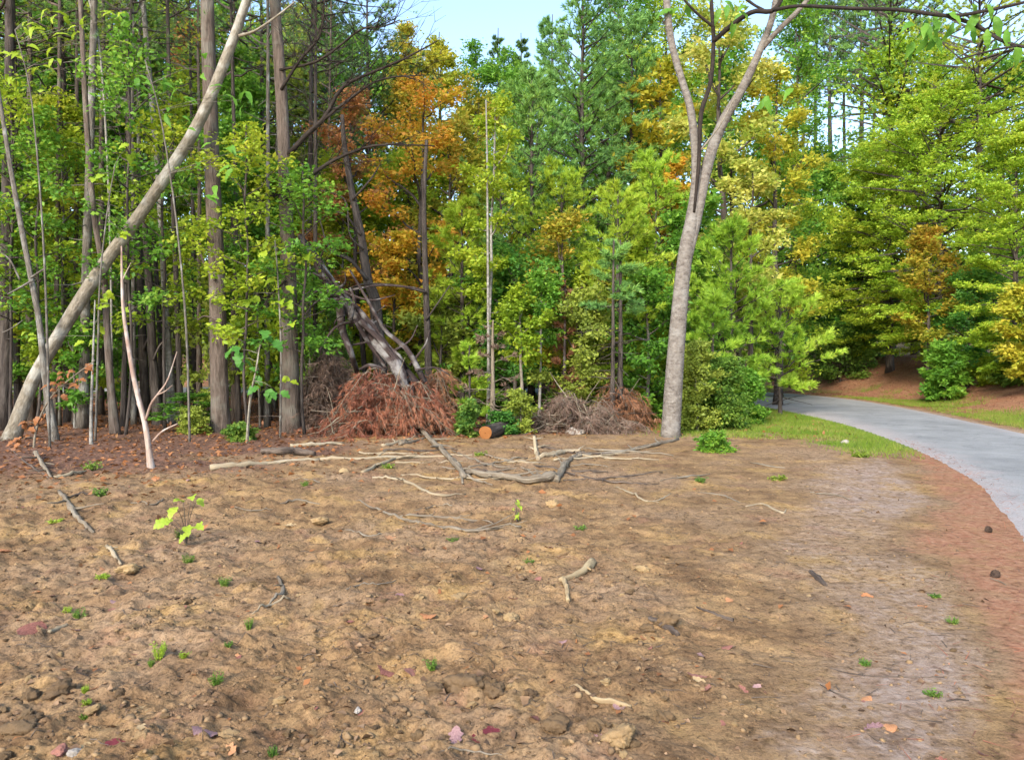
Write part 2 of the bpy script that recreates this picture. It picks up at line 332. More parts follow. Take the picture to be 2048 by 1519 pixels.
def height(x, y, fine=True):
    x = np.asarray(x, float); y = np.asarray(y, float)
    d, side = road_dist(x, y)
    off = smooth(0.1, 1.6, d)                                          # no relief on the road
    z = .05 * fbm(x * .22, y * .22, 2, 1) + .035 * fbm(x * .75, y * .75, 2, 5)
    bank = np.where(side > 0, smooth(1.4, 7.5, d) * 1.8 + smooth(8, 40, d) * 1.6, 0.)
    z = z + bank * smooth(5, 14, y)
    z = z + .25 * smooth(17, 40, y) * fbm(x * .12, y * .12, 2, 21) * np.where(side < 0, 1, .3)
    if fine:
        lump = (.35 + .65 * smooth(2.2, -.6, x - (y - 3) * .12)) * smooth(.3, 2.0, d)
        near = smooth(22, 12, y)
        r = 1 - np.abs(fbm(x * 2.6 + .35 * vnoise(x * 4, y * 4, 35), y * 2.6 + .35 * vnoise(x * 4, y * 4, 36), 4, 31, .6))
        z = z + lump * near * (.05 * (r ** 3 - .55) + .046 * np.maximum(fbm(x * 6.5, y * 6.5, 3, 41), -.1) + .026 * np.abs(fbm(x * 14, y * 17, 3, 51, .65)) + .014 * fbm(x * 34, y * 38, 2, 55, .65))
        z = z + near * off * .006 * fbm(x * 9, y * 9, 3, 61)
    z = z + smooth(75, 170, np.hypot(x, np.maximum(y, 0))) * (y > 0) * (15 + 4 * vnoise(x * .02, y * .02, 91))
    return z * off
def GZ(x, y): return float(height(np.array([x]), np.array([y]))[0])
def G(px, py):
    """the ground point seen at a pixel of the photograph"""
    d = F * EYE / max(py - HORIZ, 8)
    for _ in range(6):
        x = (px - CX) / F * d; z = GZ(x, d)
        d = .5 * d + .5 * F * (EYE - z) / max(py - HORIZ, 8)
    x = (px - CX) / F * d
    return np.array([x, d, GZ(x, d)])

ys = [2.0]
while ys[-1] < 300: ys.append(ys[-1] + max(.0125, ys[-1] ** 2 / 1400., 0 if ys[-1] < 60 else ys[-1] * .05))
ys = np.array([-40, -25, -15, -9, -5, -2.5, -1, 0, .6, 1.1, 1.5, 1.8] + ys)
u = np.concatenate([[-60, -25, -12, -6, -4, -3, -2.4, -2, -1.7, -1.5, -1.35], np.linspace(-1.12, 1.12, 320), [1.35, 1.5, 1.7, 2, 2.4, 3, 4, 6, 12, 25, 60]])
wid = np.maximum(ys, 2.0) * .72 + .25
X = u[None, :] * wid[:, None]; Y = np.repeat(ys[:, None], len(u), 1)
X = np.where(np.abs(u)[None, :] > 1.3, np.sign(u) * np.maximum(np.abs(X), np.abs(u) * 6.), X)
Z = height(X, Y)
dR, sR = road_dist(X, Y)
nr, nc = X.shape
i = np.arange(nr - 1)[:, None]; j = np.arange(nc - 1)[None, :]
q = np.stack([i * nc + j, i * nc + j + 1, (i + 1) * nc + j + 1, (i + 1) * nc + j], -1).reshape(-1, 4)
Z = np.where(dR < -.15, Z - .02, Z)
g = Geo(); g.add(np.stack([X, Y, Z], -1).reshape(-1, 3), q)
gme = g.mesh("ground", True, bark=False)
# kinds of soil, as they lie: rust pine straw along the road, pale gravelly wash, dark leaf litter of the wood, thin grass
nz = fbm(X * .9, Y * .9, 4, 71); nz2 = fbm(X * .45, Y * .45, 3, 81)
ey = edge_y(X)
dRn = dR * (1 + .8 * smooth(7, 3.6, Y))
near_edge = smooth(.82, .2, dRn + nz * .4 + .25 * smooth(9, 14, Y)) * smooth(17, 13, Y)
bankm = smooth(.3, 1.2, dR + nz * .5) * (sR > 0) * smooth(12, 9, dR)
straw = np.clip(np.where(sR < 0, near_edge * .9, bankm * (.75 + .4 * nz)), 0, 1)
wash = np.where(sR < 0, np.clip(smooth(2.2, 1.3, dRn + nz * .9) * smooth(.5, .95, dRn + .3 * nz) * smooth(15, 10, Y) * (.72 + .7 * nz2 + .5 * nz), 0, 1), smooth(.3, .0, dR) * .7)
litter = np.where((sR < 0), smooth(-.6, .9, Y - ey + nz * 1.3) + smooth(2.2, -3.5, X + nz * 1.5 + (15 - Y) * .62) * smooth(8, 13, Y), smooth(4.5, 8, dR)) * smooth(-1, -6, X + nz * 3 - 6 * (Y > ey))
litter = np.clip(litter, 0, 1)
grassm = np.where(sR < 0, smooth(1.7, .6, dR + nz * .8) * smooth(12.5, 14.5, Y) + smooth(2.2, 3.6, X + nz) * smooth(15.5, 17.2, Y + nz) * smooth(6, 3, dR), smooth(.15, .5, dR) * smooth(3.2, 1.9, dR + nz) * smooth(.0, .3, nz2 + .25) * .8)
grassm = np.clip(grassm + smooth(60, 80, Y), 0, 1)
ca = gme.color_attributes.new("soil", 'FLOAT_COLOR', 'POINT')
ca.data.foreach_set("color", np.stack([straw, wash, litter, grassm], -1).reshape(-1).astype(np.float32))

m, nt, N, Lk = new_mat("bare_dirt")
tc = N.new("ShaderNodeTexCoord")
def noise(scale, det=6, rough=.6, dist=0.):
    n = N.new("ShaderNodeTexNoise"); n.inputs["Scale"].default_value = scale; n.inputs["Detail"].default_value = det
    n.inputs["Roughness"].default_value = rough; n.inputs["Distortion"].default_value = dist; Lk.new(tc.outputs["Object"], n.inputs["Vector"]); return n.outputs["Fac"]
def mixc(fac, a, b, mode='MIX'):
    x = N.new("ShaderNodeMix"); x.data_type = 'RGBA'; x.blend_type = mode
    for k, v in ((0, fac), (6, a), (7, b)):
        if isinstance(v, (int, float)): x.inputs[k].default_value = v
        elif isinstance(v, tuple): x.inputs[k].default_value = (*v, 1)
        else: Lk.new(v, x.inputs[k])
    return x.outputs[2]
def rp(fac, cols, pos):
    r = ramp(N, cols, pos); Lk.new(fac, r.inputs[0]); return r.outputs[0]
big, mid_, fin, vfin = noise(.55, 4), noise(2.6, 8, .68, .3), noise(16, 8, .7, .2), noise(70, 6, .7)
dirt = rp(mid_, [(.095, .052, .025), (.195, .113, .054), (.285, .172, .079), (.375, .237, .106)], [.30, .44, .57, .74])
dirt = mixc(rp(big, [(0, 0, 0), (1, 1, 1)], [.45, .62]), dirt, rp(fin, [(.18, .11, .06), (.275, .174, .097), (.365, .245, .142)], [.3, .52, .75]))
dirt = mixc(rp(noise(1.3, 6, .6, .5), [(0, 0, 0), (.75, .75, .75)], [.54, .66]), dirt, rp(fin, [(.24, .135, .045), (.37, .22, .078), (.46, .30, .13)], [.3, .5, .75]))
dirt = mixc(rp(noise(1.9, 6, .6, .4), [(0, 0, 0), (.7, .7, .7)], [.57, .68]), dirt, rp(fin, [(.16, .076, .042), (.26, .138, .078), (.34, .21, .125)], [.3, .5, .75]))
speck = rp(fin, [(.3, .3, .3), (1, 1, 1)], [.34, .47]); speck2 = rp(vfin, [(.42, .42, .42), (1, 1, 1), (1.35, 1.35, 1.35)], [.32, .46, .72])
dirt = mixc(1.0, mixc(.8, dirt, speck, 'MULTIPLY'), speck2, 'MULTIPLY')
at = N.new("ShaderNodeAttribute"); at.attribute_name = "soil"
sp = N.new("ShaderNodeSeparateColor"); Lk.new(at.outputs["Color"], sp.inputs[0])
def soft(ch, lo=.25, hi=.75):
    return rp(math_n(N, Lk, 'ADD', ch, math_n(N, Lk, 'MULTIPLY', math_n(N, Lk, 'SUBTRACT', fin, .5), .9)), [(0, 0, 0), (1, 1, 1)], [lo, hi])
col = dirt
lit = rp(fin, [(.05, .03, .022), (.115, .06, .04), (.20, .105, .065), (.30, .17, .11)], [.3, .45, .58, .75])
col = mixc(soft(sp.outputs[2]), col, lit)
wsh = rp(fin, [(.20, .128, .09), (.30, .212, .16), (.40, .305, .245), (.49, .395, .33)], [.3, .45, .6, .75])
col = mixc(math_n(N, Lk, 'MULTIPLY', soft(sp.outputs[1], .2, .9), rp(noise(3.4, 8, .72, .6), [(.15, .15, .15), (.85, .85, .85)], [.4, .6])), col, wsh)
stw = rp(fin, [(.17, .07, .038), (.30, .13, .07), (.39, .20, .115), (.46, .28, .18)], [.3, .45, .6, .75])
col = mixc(math_n(N, Lk, 'MULTIPLY', soft(sp.outputs[0]), rp(noise(4.5, 8, .72, .4), [(.35, .35, .35), (.95, .95, .95)], [.38, .58])), col, stw)
grs = rp(fin, [(.06, .10, .018), (.12, .17, .025), (.19, .20, .045), (.27, .19, .08)], [.3, .45, .6, .75])
col = mixc(soft(at.outputs["Alpha"]), col, grs)
p = N.new("ShaderNodeBsdfPrincipled"); p.inputs["Roughness"].default_value = .95; p.inputs["Specular IOR Level"].default_value = .12
Lk.new(col, p.inputs["Base Color"])
b1 = N.new("ShaderNodeBump"); b1.inputs["Strength"].default_value = .9; b1.inputs["Distance"].default_value = .03; Lk.new(fin, b1.inputs["Height"])
b2 = N.new("ShaderNodeBump"); b2.inputs["Strength"].default_value = .7; b2.inputs["Distance"].default_value = .008; Lk.new(vfin, b2.inputs["Height"]); Lk.new(b1.outputs[0], b2.inputs["Normal"])
Lk.new(b2.outputs[0], p.inputs["Normal"])
out = N.new("ShaderNodeOutputMaterial"); Lk.new(p.outputs[0], out.inputs[0])
ground = link("ground", gme, None, m); ground["kind"] = "structure"

# road sheet: thin, weathered, a ragged edge
nc = 15; n = len(rl)
rl2, rr2 = spline(RL, 640), spline(RR, 640); n = len(rl2)
t = np.linspace(0, 1, nc)
rag = lambda k: .07 * fbm(np.arange(n) * .22, np.full(n, k), 4, 5, .65)
dirn = nrm(rr2 - rl2)
a_ = rl2 + dirn * rag(1)[:, None]; b_ = rr2 + dirn * rag(7)[:, None]
P = a_[:, None, :] * (1 - t)[None, :, None] + b_[:, None, :] * t[None, :, None]
zz = .008 + .045 * (4 * t * (1 - t)) ** .5
zz = np.repeat(zz[None, :], n, 0); zz[:, 0] = -.03; zz[:, -1] = -.03
V = np.concatenate([P, zz[..., None]], -1).reshape(-1, 3)
i = np.arange(n - 1)[:, None]; j = np.arange(nc - 1)[None, :]
q = np.stack([i * nc + j, i * nc + j + 1, (i + 1) * nc + j + 1, (i + 1) * nc + j], -1).reshape(-1, 4)
g = Geo(); g.add(V, q); rme = g.mesh("road", True, False)
ca = rme.attributes.new("across", 'FLOAT', 'POINT'); ca.data.foreach_set("value", np.tile(np.minimum(t, 1 - t) * 2, n).astype(np.float32))
m, nt, N, Lk = new_mat("weathered_asphalt")
tc = N.new("ShaderNodeTexCoord")
at = N.new("ShaderNodeAttribute"); at.attribute_name = "across"
f1, f2, f3 = noise(.6, 5, .6), noise(45, 5, .7), noise(2.2, 6, .65)
c = rp(f1, [(.185, .178, .166), (.24, .232, .216), (.30, .288, .268)], [.35, .5, .66])
c = mixc(.35, c, rp(f3, [(.15, .146, .138), (.31, .298, .276)], [.35, .65]))
c = mixc(.5, c, rp(f2, [(.5, .5, .5), (1, 1, 1), (1.3, 1.3, 1.3)], [.3, .5, .72]), 'MULTIPLY')
vo = N.new('ShaderNodeTexVoronoi'); vo.feature = 'DISTANCE_TO_EDGE'; vo.inputs['Scale'].default_value = .55
wv = N.new('ShaderNodeVectorMath'); wv.operation = 'ADD'; nv = N.new('ShaderNodeTexNoise'); nv.inputs['Scale'].default_value = 2.0; nv.inputs['Detail'].default_value = 6; Lk.new(tc.outputs['Object'], nv.inputs['Vector']); Lk.new(nv.outputs['Color'], wv.inputs[0]); Lk.new(tc.outputs['Object'], wv.inputs[1]); Lk.new(wv.outputs[0], vo.inputs['Vector'])
c = mixc(1.0, c, rp(vo.outputs['Distance'], [(.72, .72, .72), (1, 1, 1)], [.0, .016]), 'MULTIPLY')
dust = math_n(N, Lk, 'ADD', at.outputs["Fac"], math_n(N, Lk, 'MULTIPLY', math_n(N, Lk, 'SUBTRACT', f3, .5), .8))
c = mixc(rp(dust, [(.85, .85, .85), (0, 0, 0)], [.05, .42]), c, rp(f2, [(.27, .22, .195), (.42, .37, .34)], [.35, .65]))
p = N.new("ShaderNodeBsdfPrincipled"); p.inputs["Roughness"].default_value = .85; p.inputs["Specular IOR Level"].default_value = .25
Lk.new(c, p.inputs["Base Color"])
b1 = N.new("ShaderNodeBump"); b1.inputs["Strength"].default_value = .5; b1.inputs["Distance"].default_value = .006; Lk.new(f2, b1.inputs["Height"]); Lk.new(b1.outputs[0], p.inputs["Normal"])
out = N.new("ShaderNodeOutputMaterial"); Lk.new(p.outputs[0], out.inputs[0])
road = link("road", rme, None, m); road["kind"] = "structure"

# ---------------------------------------------------------------- trees: builders
def limb_paths(rng, H, cb, R, nl, trunk, prof, e0, e1, curve, K=6):
    """limb polylines (nl,K,3) leaving the trunk from cb*H to the top"""
    t = (np.arange(nl) + rng.uniform(.1, .9, nl)) / nl
    zf = cb + (.97 - cb) * t
    idx = zf * (len(trunk) - 1); i0 = np.clip(idx.astype(int), 0, len(trunk) - 2); fr = (idx - i0)[:, None]
    o = trunk[i0] * (1 - fr) + trunk[i0 + 1] * fr
    az = np.arange(nl) * 2.4 + rng.uniform(-.6, .6, nl)
    L = R * prof(t) * rng.uniform(.7, 1.15, nl)
    el = np.radians(e0 + (e1 - e0) * t + rng.normal(0, 9, nl))
    h = np.stack([np.cos(az), np.sin(az), np.zeros(nl)], -1)
    s = np.linspace(0, 1, K)[None, :, None]
    P = o[:, None, :] + h[:, None, :] * (np.cos(el) * L)[:, None, None] * s + UP * ((np.sin(el) * L)[:, None, None] * s + (curve * L)[:, None, None] * s ** 2)
    wob = np.cumsum(rng.normal(0, .035, (nl, K, 3)), 1) * L[:, None, None]; wob[:, 0] = 0
    return P + wob, L, t
def along(P, idx, s):
    K = P.shape[1]; f = np.clip(s, 0, .999) * (K - 1); i = f.astype(int); f = (f - i)[:, None]
    return P[idx, i] * (1 - f) + P[idx, i + 1] * f
PROF = dict(round=lambda t: np.sin(np.pi * (.12 + .8 * t)) ** .7, cone=lambda t: (1 - t) ** .75 + .10, column=lambda t: .75 + .25 * np.sin(np.pi * t) - .45 * t ** 3, top=lambda t: .55 + .45 * t - .3 * t ** 4)

def auto_trunk(rng, H, wander=.02, lean=(0, 0), n=9):
    z = np.linspace(-.12, H, n); w = np.cumsum(rng.normal(0, wander * H / n * 2.2, (n, 2)), 0); w -= w[0]
    return np.column_stack([w[:, 0] + lean[0] * np.clip(z, 0, None), w[:, 1] + lean[1] * np.clip(z, 0, None), z])
def trunk_radii(pts, r0, r1=.02, flare=.35):
    z = pts[:, 2]; t = np.clip((z - z[0]) / (z[-1] - z[0]), 0, 1)
    return r0 * (1 - t) + r1 * t + r0 * flare * np.exp(-np.clip(z, 0, None) / .22)

def broadleaf(seed, H, cb, R, nl=16, ntw=9, nlf=30, ls=.10, r0=.08, prof='round', e0=10, e1=58, curve=.05, lean=(0, 0), trunk=None, flat=.65, rads=None, droop=.2, aspect=.62, single=False):
    rng = np.random.default_rng(seed)
    tp = auto_trunk(rng, H, .02, lean) if trunk is None else np.asarray(trunk, float)
    gt, gl = Geo(), Geo()
    if trunk is None: tp2 = spline(tp, 22); tube(gt, tp2, trunk_radii(tp2, r0), 8, .05, rng)
    else: tube(gt, tp, trunk_radii(tp, r0, r0 * .45) if rads is None else rads, 12, .05, rng)
    if nl:
        P, L, t = limb_paths(rng, H, cb, R, nl, tp, PROF[prof], e0, e1, curve)
        thin_tubes(gt, P, np.clip(.028 * L, .006, r0 * .6), np.full(nl, .004))
        li = np.repeat(np.arange(nl), ntw); s = rng.uniform(.22, 1.0, len(li)) ** .75
        p = along(P, li, s); ld = nrm(P[li, -1] - P[li, 0])
        rd = rng.normal(size=(len(li), 3)); rd[:, 2] *= .45
        td = nrm(ld * .55 + nrm(rd) * .85 + UP * .1); tl = rng.uniform(.35, .95, len(li)) * (.20 * R + .18)
        ss = np.linspace(0, 1, 3)[None, :, None]
        TW = p[:, None, :] + td[:, None, :] * tl[:, None, None] * ss - UP * (droop * .5 * tl[:, None, None]) * ss ** 2
        if not single: thin_tubes(gt, TW, np.full(len(li), .006), np.full(len(li), .002))
        ti = np.repeat(np.arange(len(li)), nlf); k = len(ti); sl = rng.uniform(.1, 1.0, k)
        pp = along(TW, ti, sl) + rng.normal(0, .35 * ls + .058 * R, (k, 3)) * np.array([1, 1, .6])
        hd = rng.normal(size=(k, 3)); hd[:, 2] *= .35
        fw = nrm(td[ti] * .6 + nrm(hd) * .8 - UP * droop)
        no = nrm(UP + rng.normal(0, flat, (k, 3)))
        l = ls * rng.uniform(.38, 1.0, k) ** .8 * 1.5 * rng.uniform(.6, 1.05, k)
        leaves(gl, pp, fw, no, l, l * aspect * rng.uniform(.8, 1.2, k) * (1.3 if single else 1), single=single)
    return gt, gl

def conifer(seed, H, cb, R, step=.55, nb=5, ntuft=16, nn=13, nl=.13, nw=.012, r0=.13, prof='cone', el=8, curve=.10, lean=(0, 0), trunk=None, spread=.75, rads=None, style='tuft', droop=0., fill=1.0, stubs=0, single=False):
    rng = np.random.default_rng(seed)
    tp = auto_trunk(rng, H, .006, lean, 12) if trunk is None else np.asarray(trunk, float)
    gt, gl = Geo(), Geo()
    if trunk is None: tp2 = spline(tp, 24); tube(gt, tp2, trunk_radii(tp2, r0), 9, .05, rng)
    else: tube(gt, tp, trunk_radii(tp, r0, r0 * .45) if rads is None else rads, 12, .06, rng)
    if stubs:
        z = rng.uniform(.06, max(cb, .3), stubs); o = spline(tp, 60)[(z * 59).astype(int)]; az = rng.uniform(0, 6.28, stubs); L = rng.uniform(.25, 1.1, stubs)
        d = np.stack([np.cos(az), np.sin(az), rng.uniform(-.25, .2, stubs)], -1)
        S = o[:, None, :] + d[:, None, :] * L[:, None, None] * np.linspace(0, 1, 4)[None, :, None] + np.cumsum(rng.normal(0, .02, (stubs, 4, 3)), 1)
        thin_tubes(gt, S, np.full(stubs, .016), np.full(stubs, .005))
    nbg = int(max(1, H * (1 - cb) / step)) * nb
    P, L, t = limb_paths(rng, H, cb, R, nbg, tp, PROF[prof], el - 6, el + 34, curve, 6)
    thin_tubes(gt, P[:, ::5] if single else P, np.clip(.02 * L, .006, r0 * .5), np.full(nbg, .004))
    # side branchlets in a flat fan
    nbr = 6
    bi = np.repeat(np.arange(nbg), nbr); s = np.tile(np.linspace(.32, 1.0, nbr), nbg) + rng.uniform(-.05, .05, nbg * nbr)
    o = along(P, bi, s); bd = nrm(P[bi, -1] - P[bi, 2]); sd_ = nrm(np.cross(bd, UP)) * np.tile(np.array([1, -1]), nbg * nbr // 2)[:, None]
    cd = nrm(bd * rng.uniform(.5, 1.0, (len(bi), 1)) + sd_ * rng.uniform(.35, 1.0, (len(bi), 1)) + UP * rng.uniform(-.05, .22, (len(bi), 1)) - UP * droop)
    cl = L[bi] * .38 * (1.15 - .6 * np.clip(s, 0, 1)) * rng.uniform(.6, 1.2, len(bi)) + .08
    B = o[:, None, :] + cd[:, None, :] * cl[:, None, None] * np.linspace(0, 1, 3)[None, :, None]
    if not single: thin_tubes(gt, B, np.full(len(bi), .006), np.full(len(bi), .003))
    nt_ = max(1, int(round(ntuft / nbr)))
    ti = np.repeat(np.arange(len(bi)), nt_)
    if fill < 1: ti = ti[rng.uniform(size=len(ti)) < fill]
    st = rng.uniform(.15, 1.0, len(ti)); pt = along(B, ti, st) + rng.normal(0, .025, (len(ti), 3))
    if style == 'tuft':
        needles(gl, pt, nrm(cd[ti] + UP * .25 + rng.normal(0, .3, (len(ti), 3))), nn, nl, nw, spread, rng, droop)
    else:                                                          # flat sprays of small leaves
        k = np.repeat(np.arange(len(ti)), nn)
        pp = pt[k] + rng.normal(0, nl * .95, (len(k), 3)) * np.array([1, 1, .5])
        hd = rng.normal(size=(len(k), 3)); hd[:, 2] *= .2
        l = nl * rng.uniform(.6, 1.3, len(k))
        leaves(gl, pp, nrm(cd[ti][k] * .7 + nrm(hd) * .8 - UP * .15), nrm(UP + np.array([0, -.35, 0]) + rng.normal(0, .7, (len(k), 3))), l, l * nw * 1.25, single=True)
    return gt, gl

def plant_tree(name, label, cat, loc, gt, gl, bark, leaf, group=None, crown='crown', rz=0.):
    o = thing(name, label, cat, loc, group, rz)
    if gt.n: link('trunk', gt.mesh('trunk', True), o, M[bark])
    if gl is not None and gl.n: link(crown, gl.mesh(crown, False, False), o, M[leaf])
    return o
def base(px, d):
    x = (px - CX) / F * d; return np.array([x, d, GZ(x, d)])
def top_h(py, d, z0=0.): return EYE - (py - HORIZ) / F * d - z0
def pixel_trunk(pp, d, n=26, sink=.15):
    """a stem through points of the photograph at distance(s) d, given relative to its own base"""
    d = np.broadcast_to(np.asarray(d, float), (len(pp),))
    P = np.array([W(a[0], a[1], dd) for a, dd in zip(pp, d)])
    b = np.array([P[0, 0], P[0, 1], GZ(P[0, 0], P[0, 1])])
    P[0, 2] = b[2] - sink
    return b, spline(P - b, n)

# ---------------------------------------------------------------- the forked tree beside the road
FD = 15.9
b, tr = pixel_trunk([(1340, 880), (1352, 700), (1369, 520), (1393, 425)], [FD] * 4, 30)
fork = thing('forked_tree', 'smooth grey-beige tree beside the road with a trunk that forks high up into bare limbs', 'tree', b)
def rel(px, py, d): return W(px, py, d) - b
b, tr = pixel_trunk([(1340, 880), (1352, 700), (1369, 520), (1384, 440), (1392, 370), (1390, 290), (1380, 215), (1362, 155), (1343, 85), (1333, 0), (1322, -160)], [FD] * 10 + [FD + .4], 60)
g = Geo(); r = np.interp(EYE - tr[:, 2] - b[2], EYE - np.array([(HORIZ - y) / F * FD + EYE for y in (-160, 0, 90, 165, 250, 330, 390, 440, 520, 700, 860, 890)]), np.array([9, 14, 14, 14, 16, 18, 22, 27, 29, 34, 38, 44]) * FD / F * .5); tube(g, tr, r, 22, .02)
link('trunk', g.mesh('trunk', True), fork, M['bark_fork'])
def limb(pp, dd, w, mat, name='limb', n=22, sides=12):
    P = spline([rel(x, y, d_) for (x, y), d_ in zip(pp, np.broadcast_to(dd, (len(pp),)))], n)
    g = Geo(); tube(g, P, np.interp(np.linspace(0, 1, n), np.linspace(0, 1, len(w)), w) * FD / F * .5, sides, .03)
    return link(name, g.mesh(name, True), fork, M[mat])
limb([(1376, 520), (1392, 440), (1406, 370), (1422, 305), (1448, 240), (1484, 178), (1520, 100), (1548, 20), (1572, -140)], [FD, FD, FD, FD, FD - .1, FD - .3, FD - .5, FD - .7, FD - 1], [16, 22, 22, 22, 20, 17, 14, 12, 8], 'bark_fork', n=34, sides=18)
limb([(1524, 98), (1555, 62), (1590, 28), (1622, -10), (1690, -110)], [FD - .5, FD - .7, FD - .9, FD - 1, FD - 1.2], [10, 10, 9, 8, 5], 'bark_fork')
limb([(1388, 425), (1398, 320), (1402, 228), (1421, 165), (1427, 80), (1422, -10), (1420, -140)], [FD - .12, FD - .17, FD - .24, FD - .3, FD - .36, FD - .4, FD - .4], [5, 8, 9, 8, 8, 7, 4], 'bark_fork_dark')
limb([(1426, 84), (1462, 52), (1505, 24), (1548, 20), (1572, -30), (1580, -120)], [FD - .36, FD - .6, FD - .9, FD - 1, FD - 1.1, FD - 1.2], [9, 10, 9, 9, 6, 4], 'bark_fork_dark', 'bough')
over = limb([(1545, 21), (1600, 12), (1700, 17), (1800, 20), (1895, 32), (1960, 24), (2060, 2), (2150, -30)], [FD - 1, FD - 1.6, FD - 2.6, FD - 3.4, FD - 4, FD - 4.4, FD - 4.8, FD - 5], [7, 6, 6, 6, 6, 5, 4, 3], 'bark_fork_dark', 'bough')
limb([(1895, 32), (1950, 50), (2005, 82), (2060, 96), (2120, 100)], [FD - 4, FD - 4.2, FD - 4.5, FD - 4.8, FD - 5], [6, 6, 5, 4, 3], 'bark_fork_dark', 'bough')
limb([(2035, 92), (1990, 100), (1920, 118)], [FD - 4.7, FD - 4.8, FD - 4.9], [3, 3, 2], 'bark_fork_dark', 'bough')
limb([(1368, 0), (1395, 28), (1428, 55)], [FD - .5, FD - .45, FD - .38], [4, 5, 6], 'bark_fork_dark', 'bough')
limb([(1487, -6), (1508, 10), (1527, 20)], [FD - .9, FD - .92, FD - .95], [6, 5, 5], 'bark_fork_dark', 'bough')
limb([(1402, 300), (1440, 250), (1475, 185)], [FD - .4, FD - .5, FD - .5], [4, 3, 2], 'bark_pale', 'twig')
# its leaves: big drooping compound leaves at the top of the view, each leaf a part
def big_leaf_mesh(name, L, Wd, lobes=0, seed=0, curl=.25, wav=.08):
    """leaf with an outline of its own, folded along the midrib, curled"""
    rng = np.random.default_rng(seed); n = 15
    t = np.linspace(0, 1, n); w = np.sin(np.pi * np.clip(t * .98 + .02, 0, 1)) ** .8 * (1.15 - .5 * t)
    if lobes: w = w * (.55 + .45 * np.abs(np.sin(t * np.pi * lobes)) ** .7)
    w = w * (1 + rng.normal(0, wav, n)); w[0] = w[-1] = 0
    z = -curl * (t - .35) ** 2 * L * 2 + rng.normal(0, .012 * L, n)
    mid = np.column_stack([np.zeros(n), t * L, z])
    lf = mid + np.column_stack([-w * Wd * .5, rng.normal(0, .01 * L, n), w * Wd * (.12 + rng.normal(0, .08, n))])
    rt = mid + np.column_stack([w * Wd * .5, rng.normal(0, .01 * L, n), w * Wd * (.12 + rng.normal(0, .08, n))])
    g = Geo(); i = np.arange(n - 1)
    g.add(np.vstack([mid, lf, rt]), np.vstack([np.stack([i, i + 1, n + i + 1, n + i], -1), np.stack([i, 2 * n + i, 2 * n + i + 1, i + 1], -1)]))
    return g.mesh(name, True, False)
from mathutils import Matrix
def orient(o, fwd, nor, loc, s=1.):
    f = nrm(fwd); x = nrm(np.cross(f, nor)); z = np.cross(x, f)
    mt = Matrix.Identity(4)
    for r_ in range(3):
        mt[r_][0] = x[r_] * s; mt[r_][1] = f[r_] * s; mt[r_][2] = z[r_] * s; mt[r_][3] = loc[r_]
    o.matrix_local = mt
LEAF_LONG = [big_leaf_mesh('leaf', 1., .36, 0, k) for k in range(3)]
LEAF_BROAD = [big_leaf_mesh('leaf', 1., .8, 3, k + 9, .3) for k in range(3)]
def hang_leaves(parent, origin_b, spots, mat, meshes, size, rng, spread=.5):
    for (px, py, d_, n_) in spots:
        o_ = W(px, py, d_) - origin_b
        for k in range(n_):
            f = nrm(np.array([rng.normal(0, .5), rng.normal(0, .4), -1 + rng.uniform(0, .7)]))
            p_ = o_ + rng.normal(0, spread * size, 3) * np.array([1, 1, .4])
            me = meshes[k % len(meshes)]
            lo = link('leaf', me, parent, M[mat])
            orient(lo, f, nrm(np.array([rng.normal(0, .5), -1, .5])), p_, size * rng.uniform(.7, 1.2))
rg = np.random.default_rng(42)
hang_leaves(fork, b, [(1850, 32, FD - 3.7, 5), (1835, 80, FD - 3.6, 5), (1845, 60, FD - 3.6, 4), (1890, 40, FD - 4, 4), (1545, 185, FD - .7, 4), (1470, 20, FD - .8, 5), (1450, 5, FD - .7, 4), (1960, 20, FD - 4.4, 4), (2020, 70, FD - 4.6, 4), (1360, 10, FD - .4, 3)], 'leaf_green', LEAF_LONG, .34, rg)

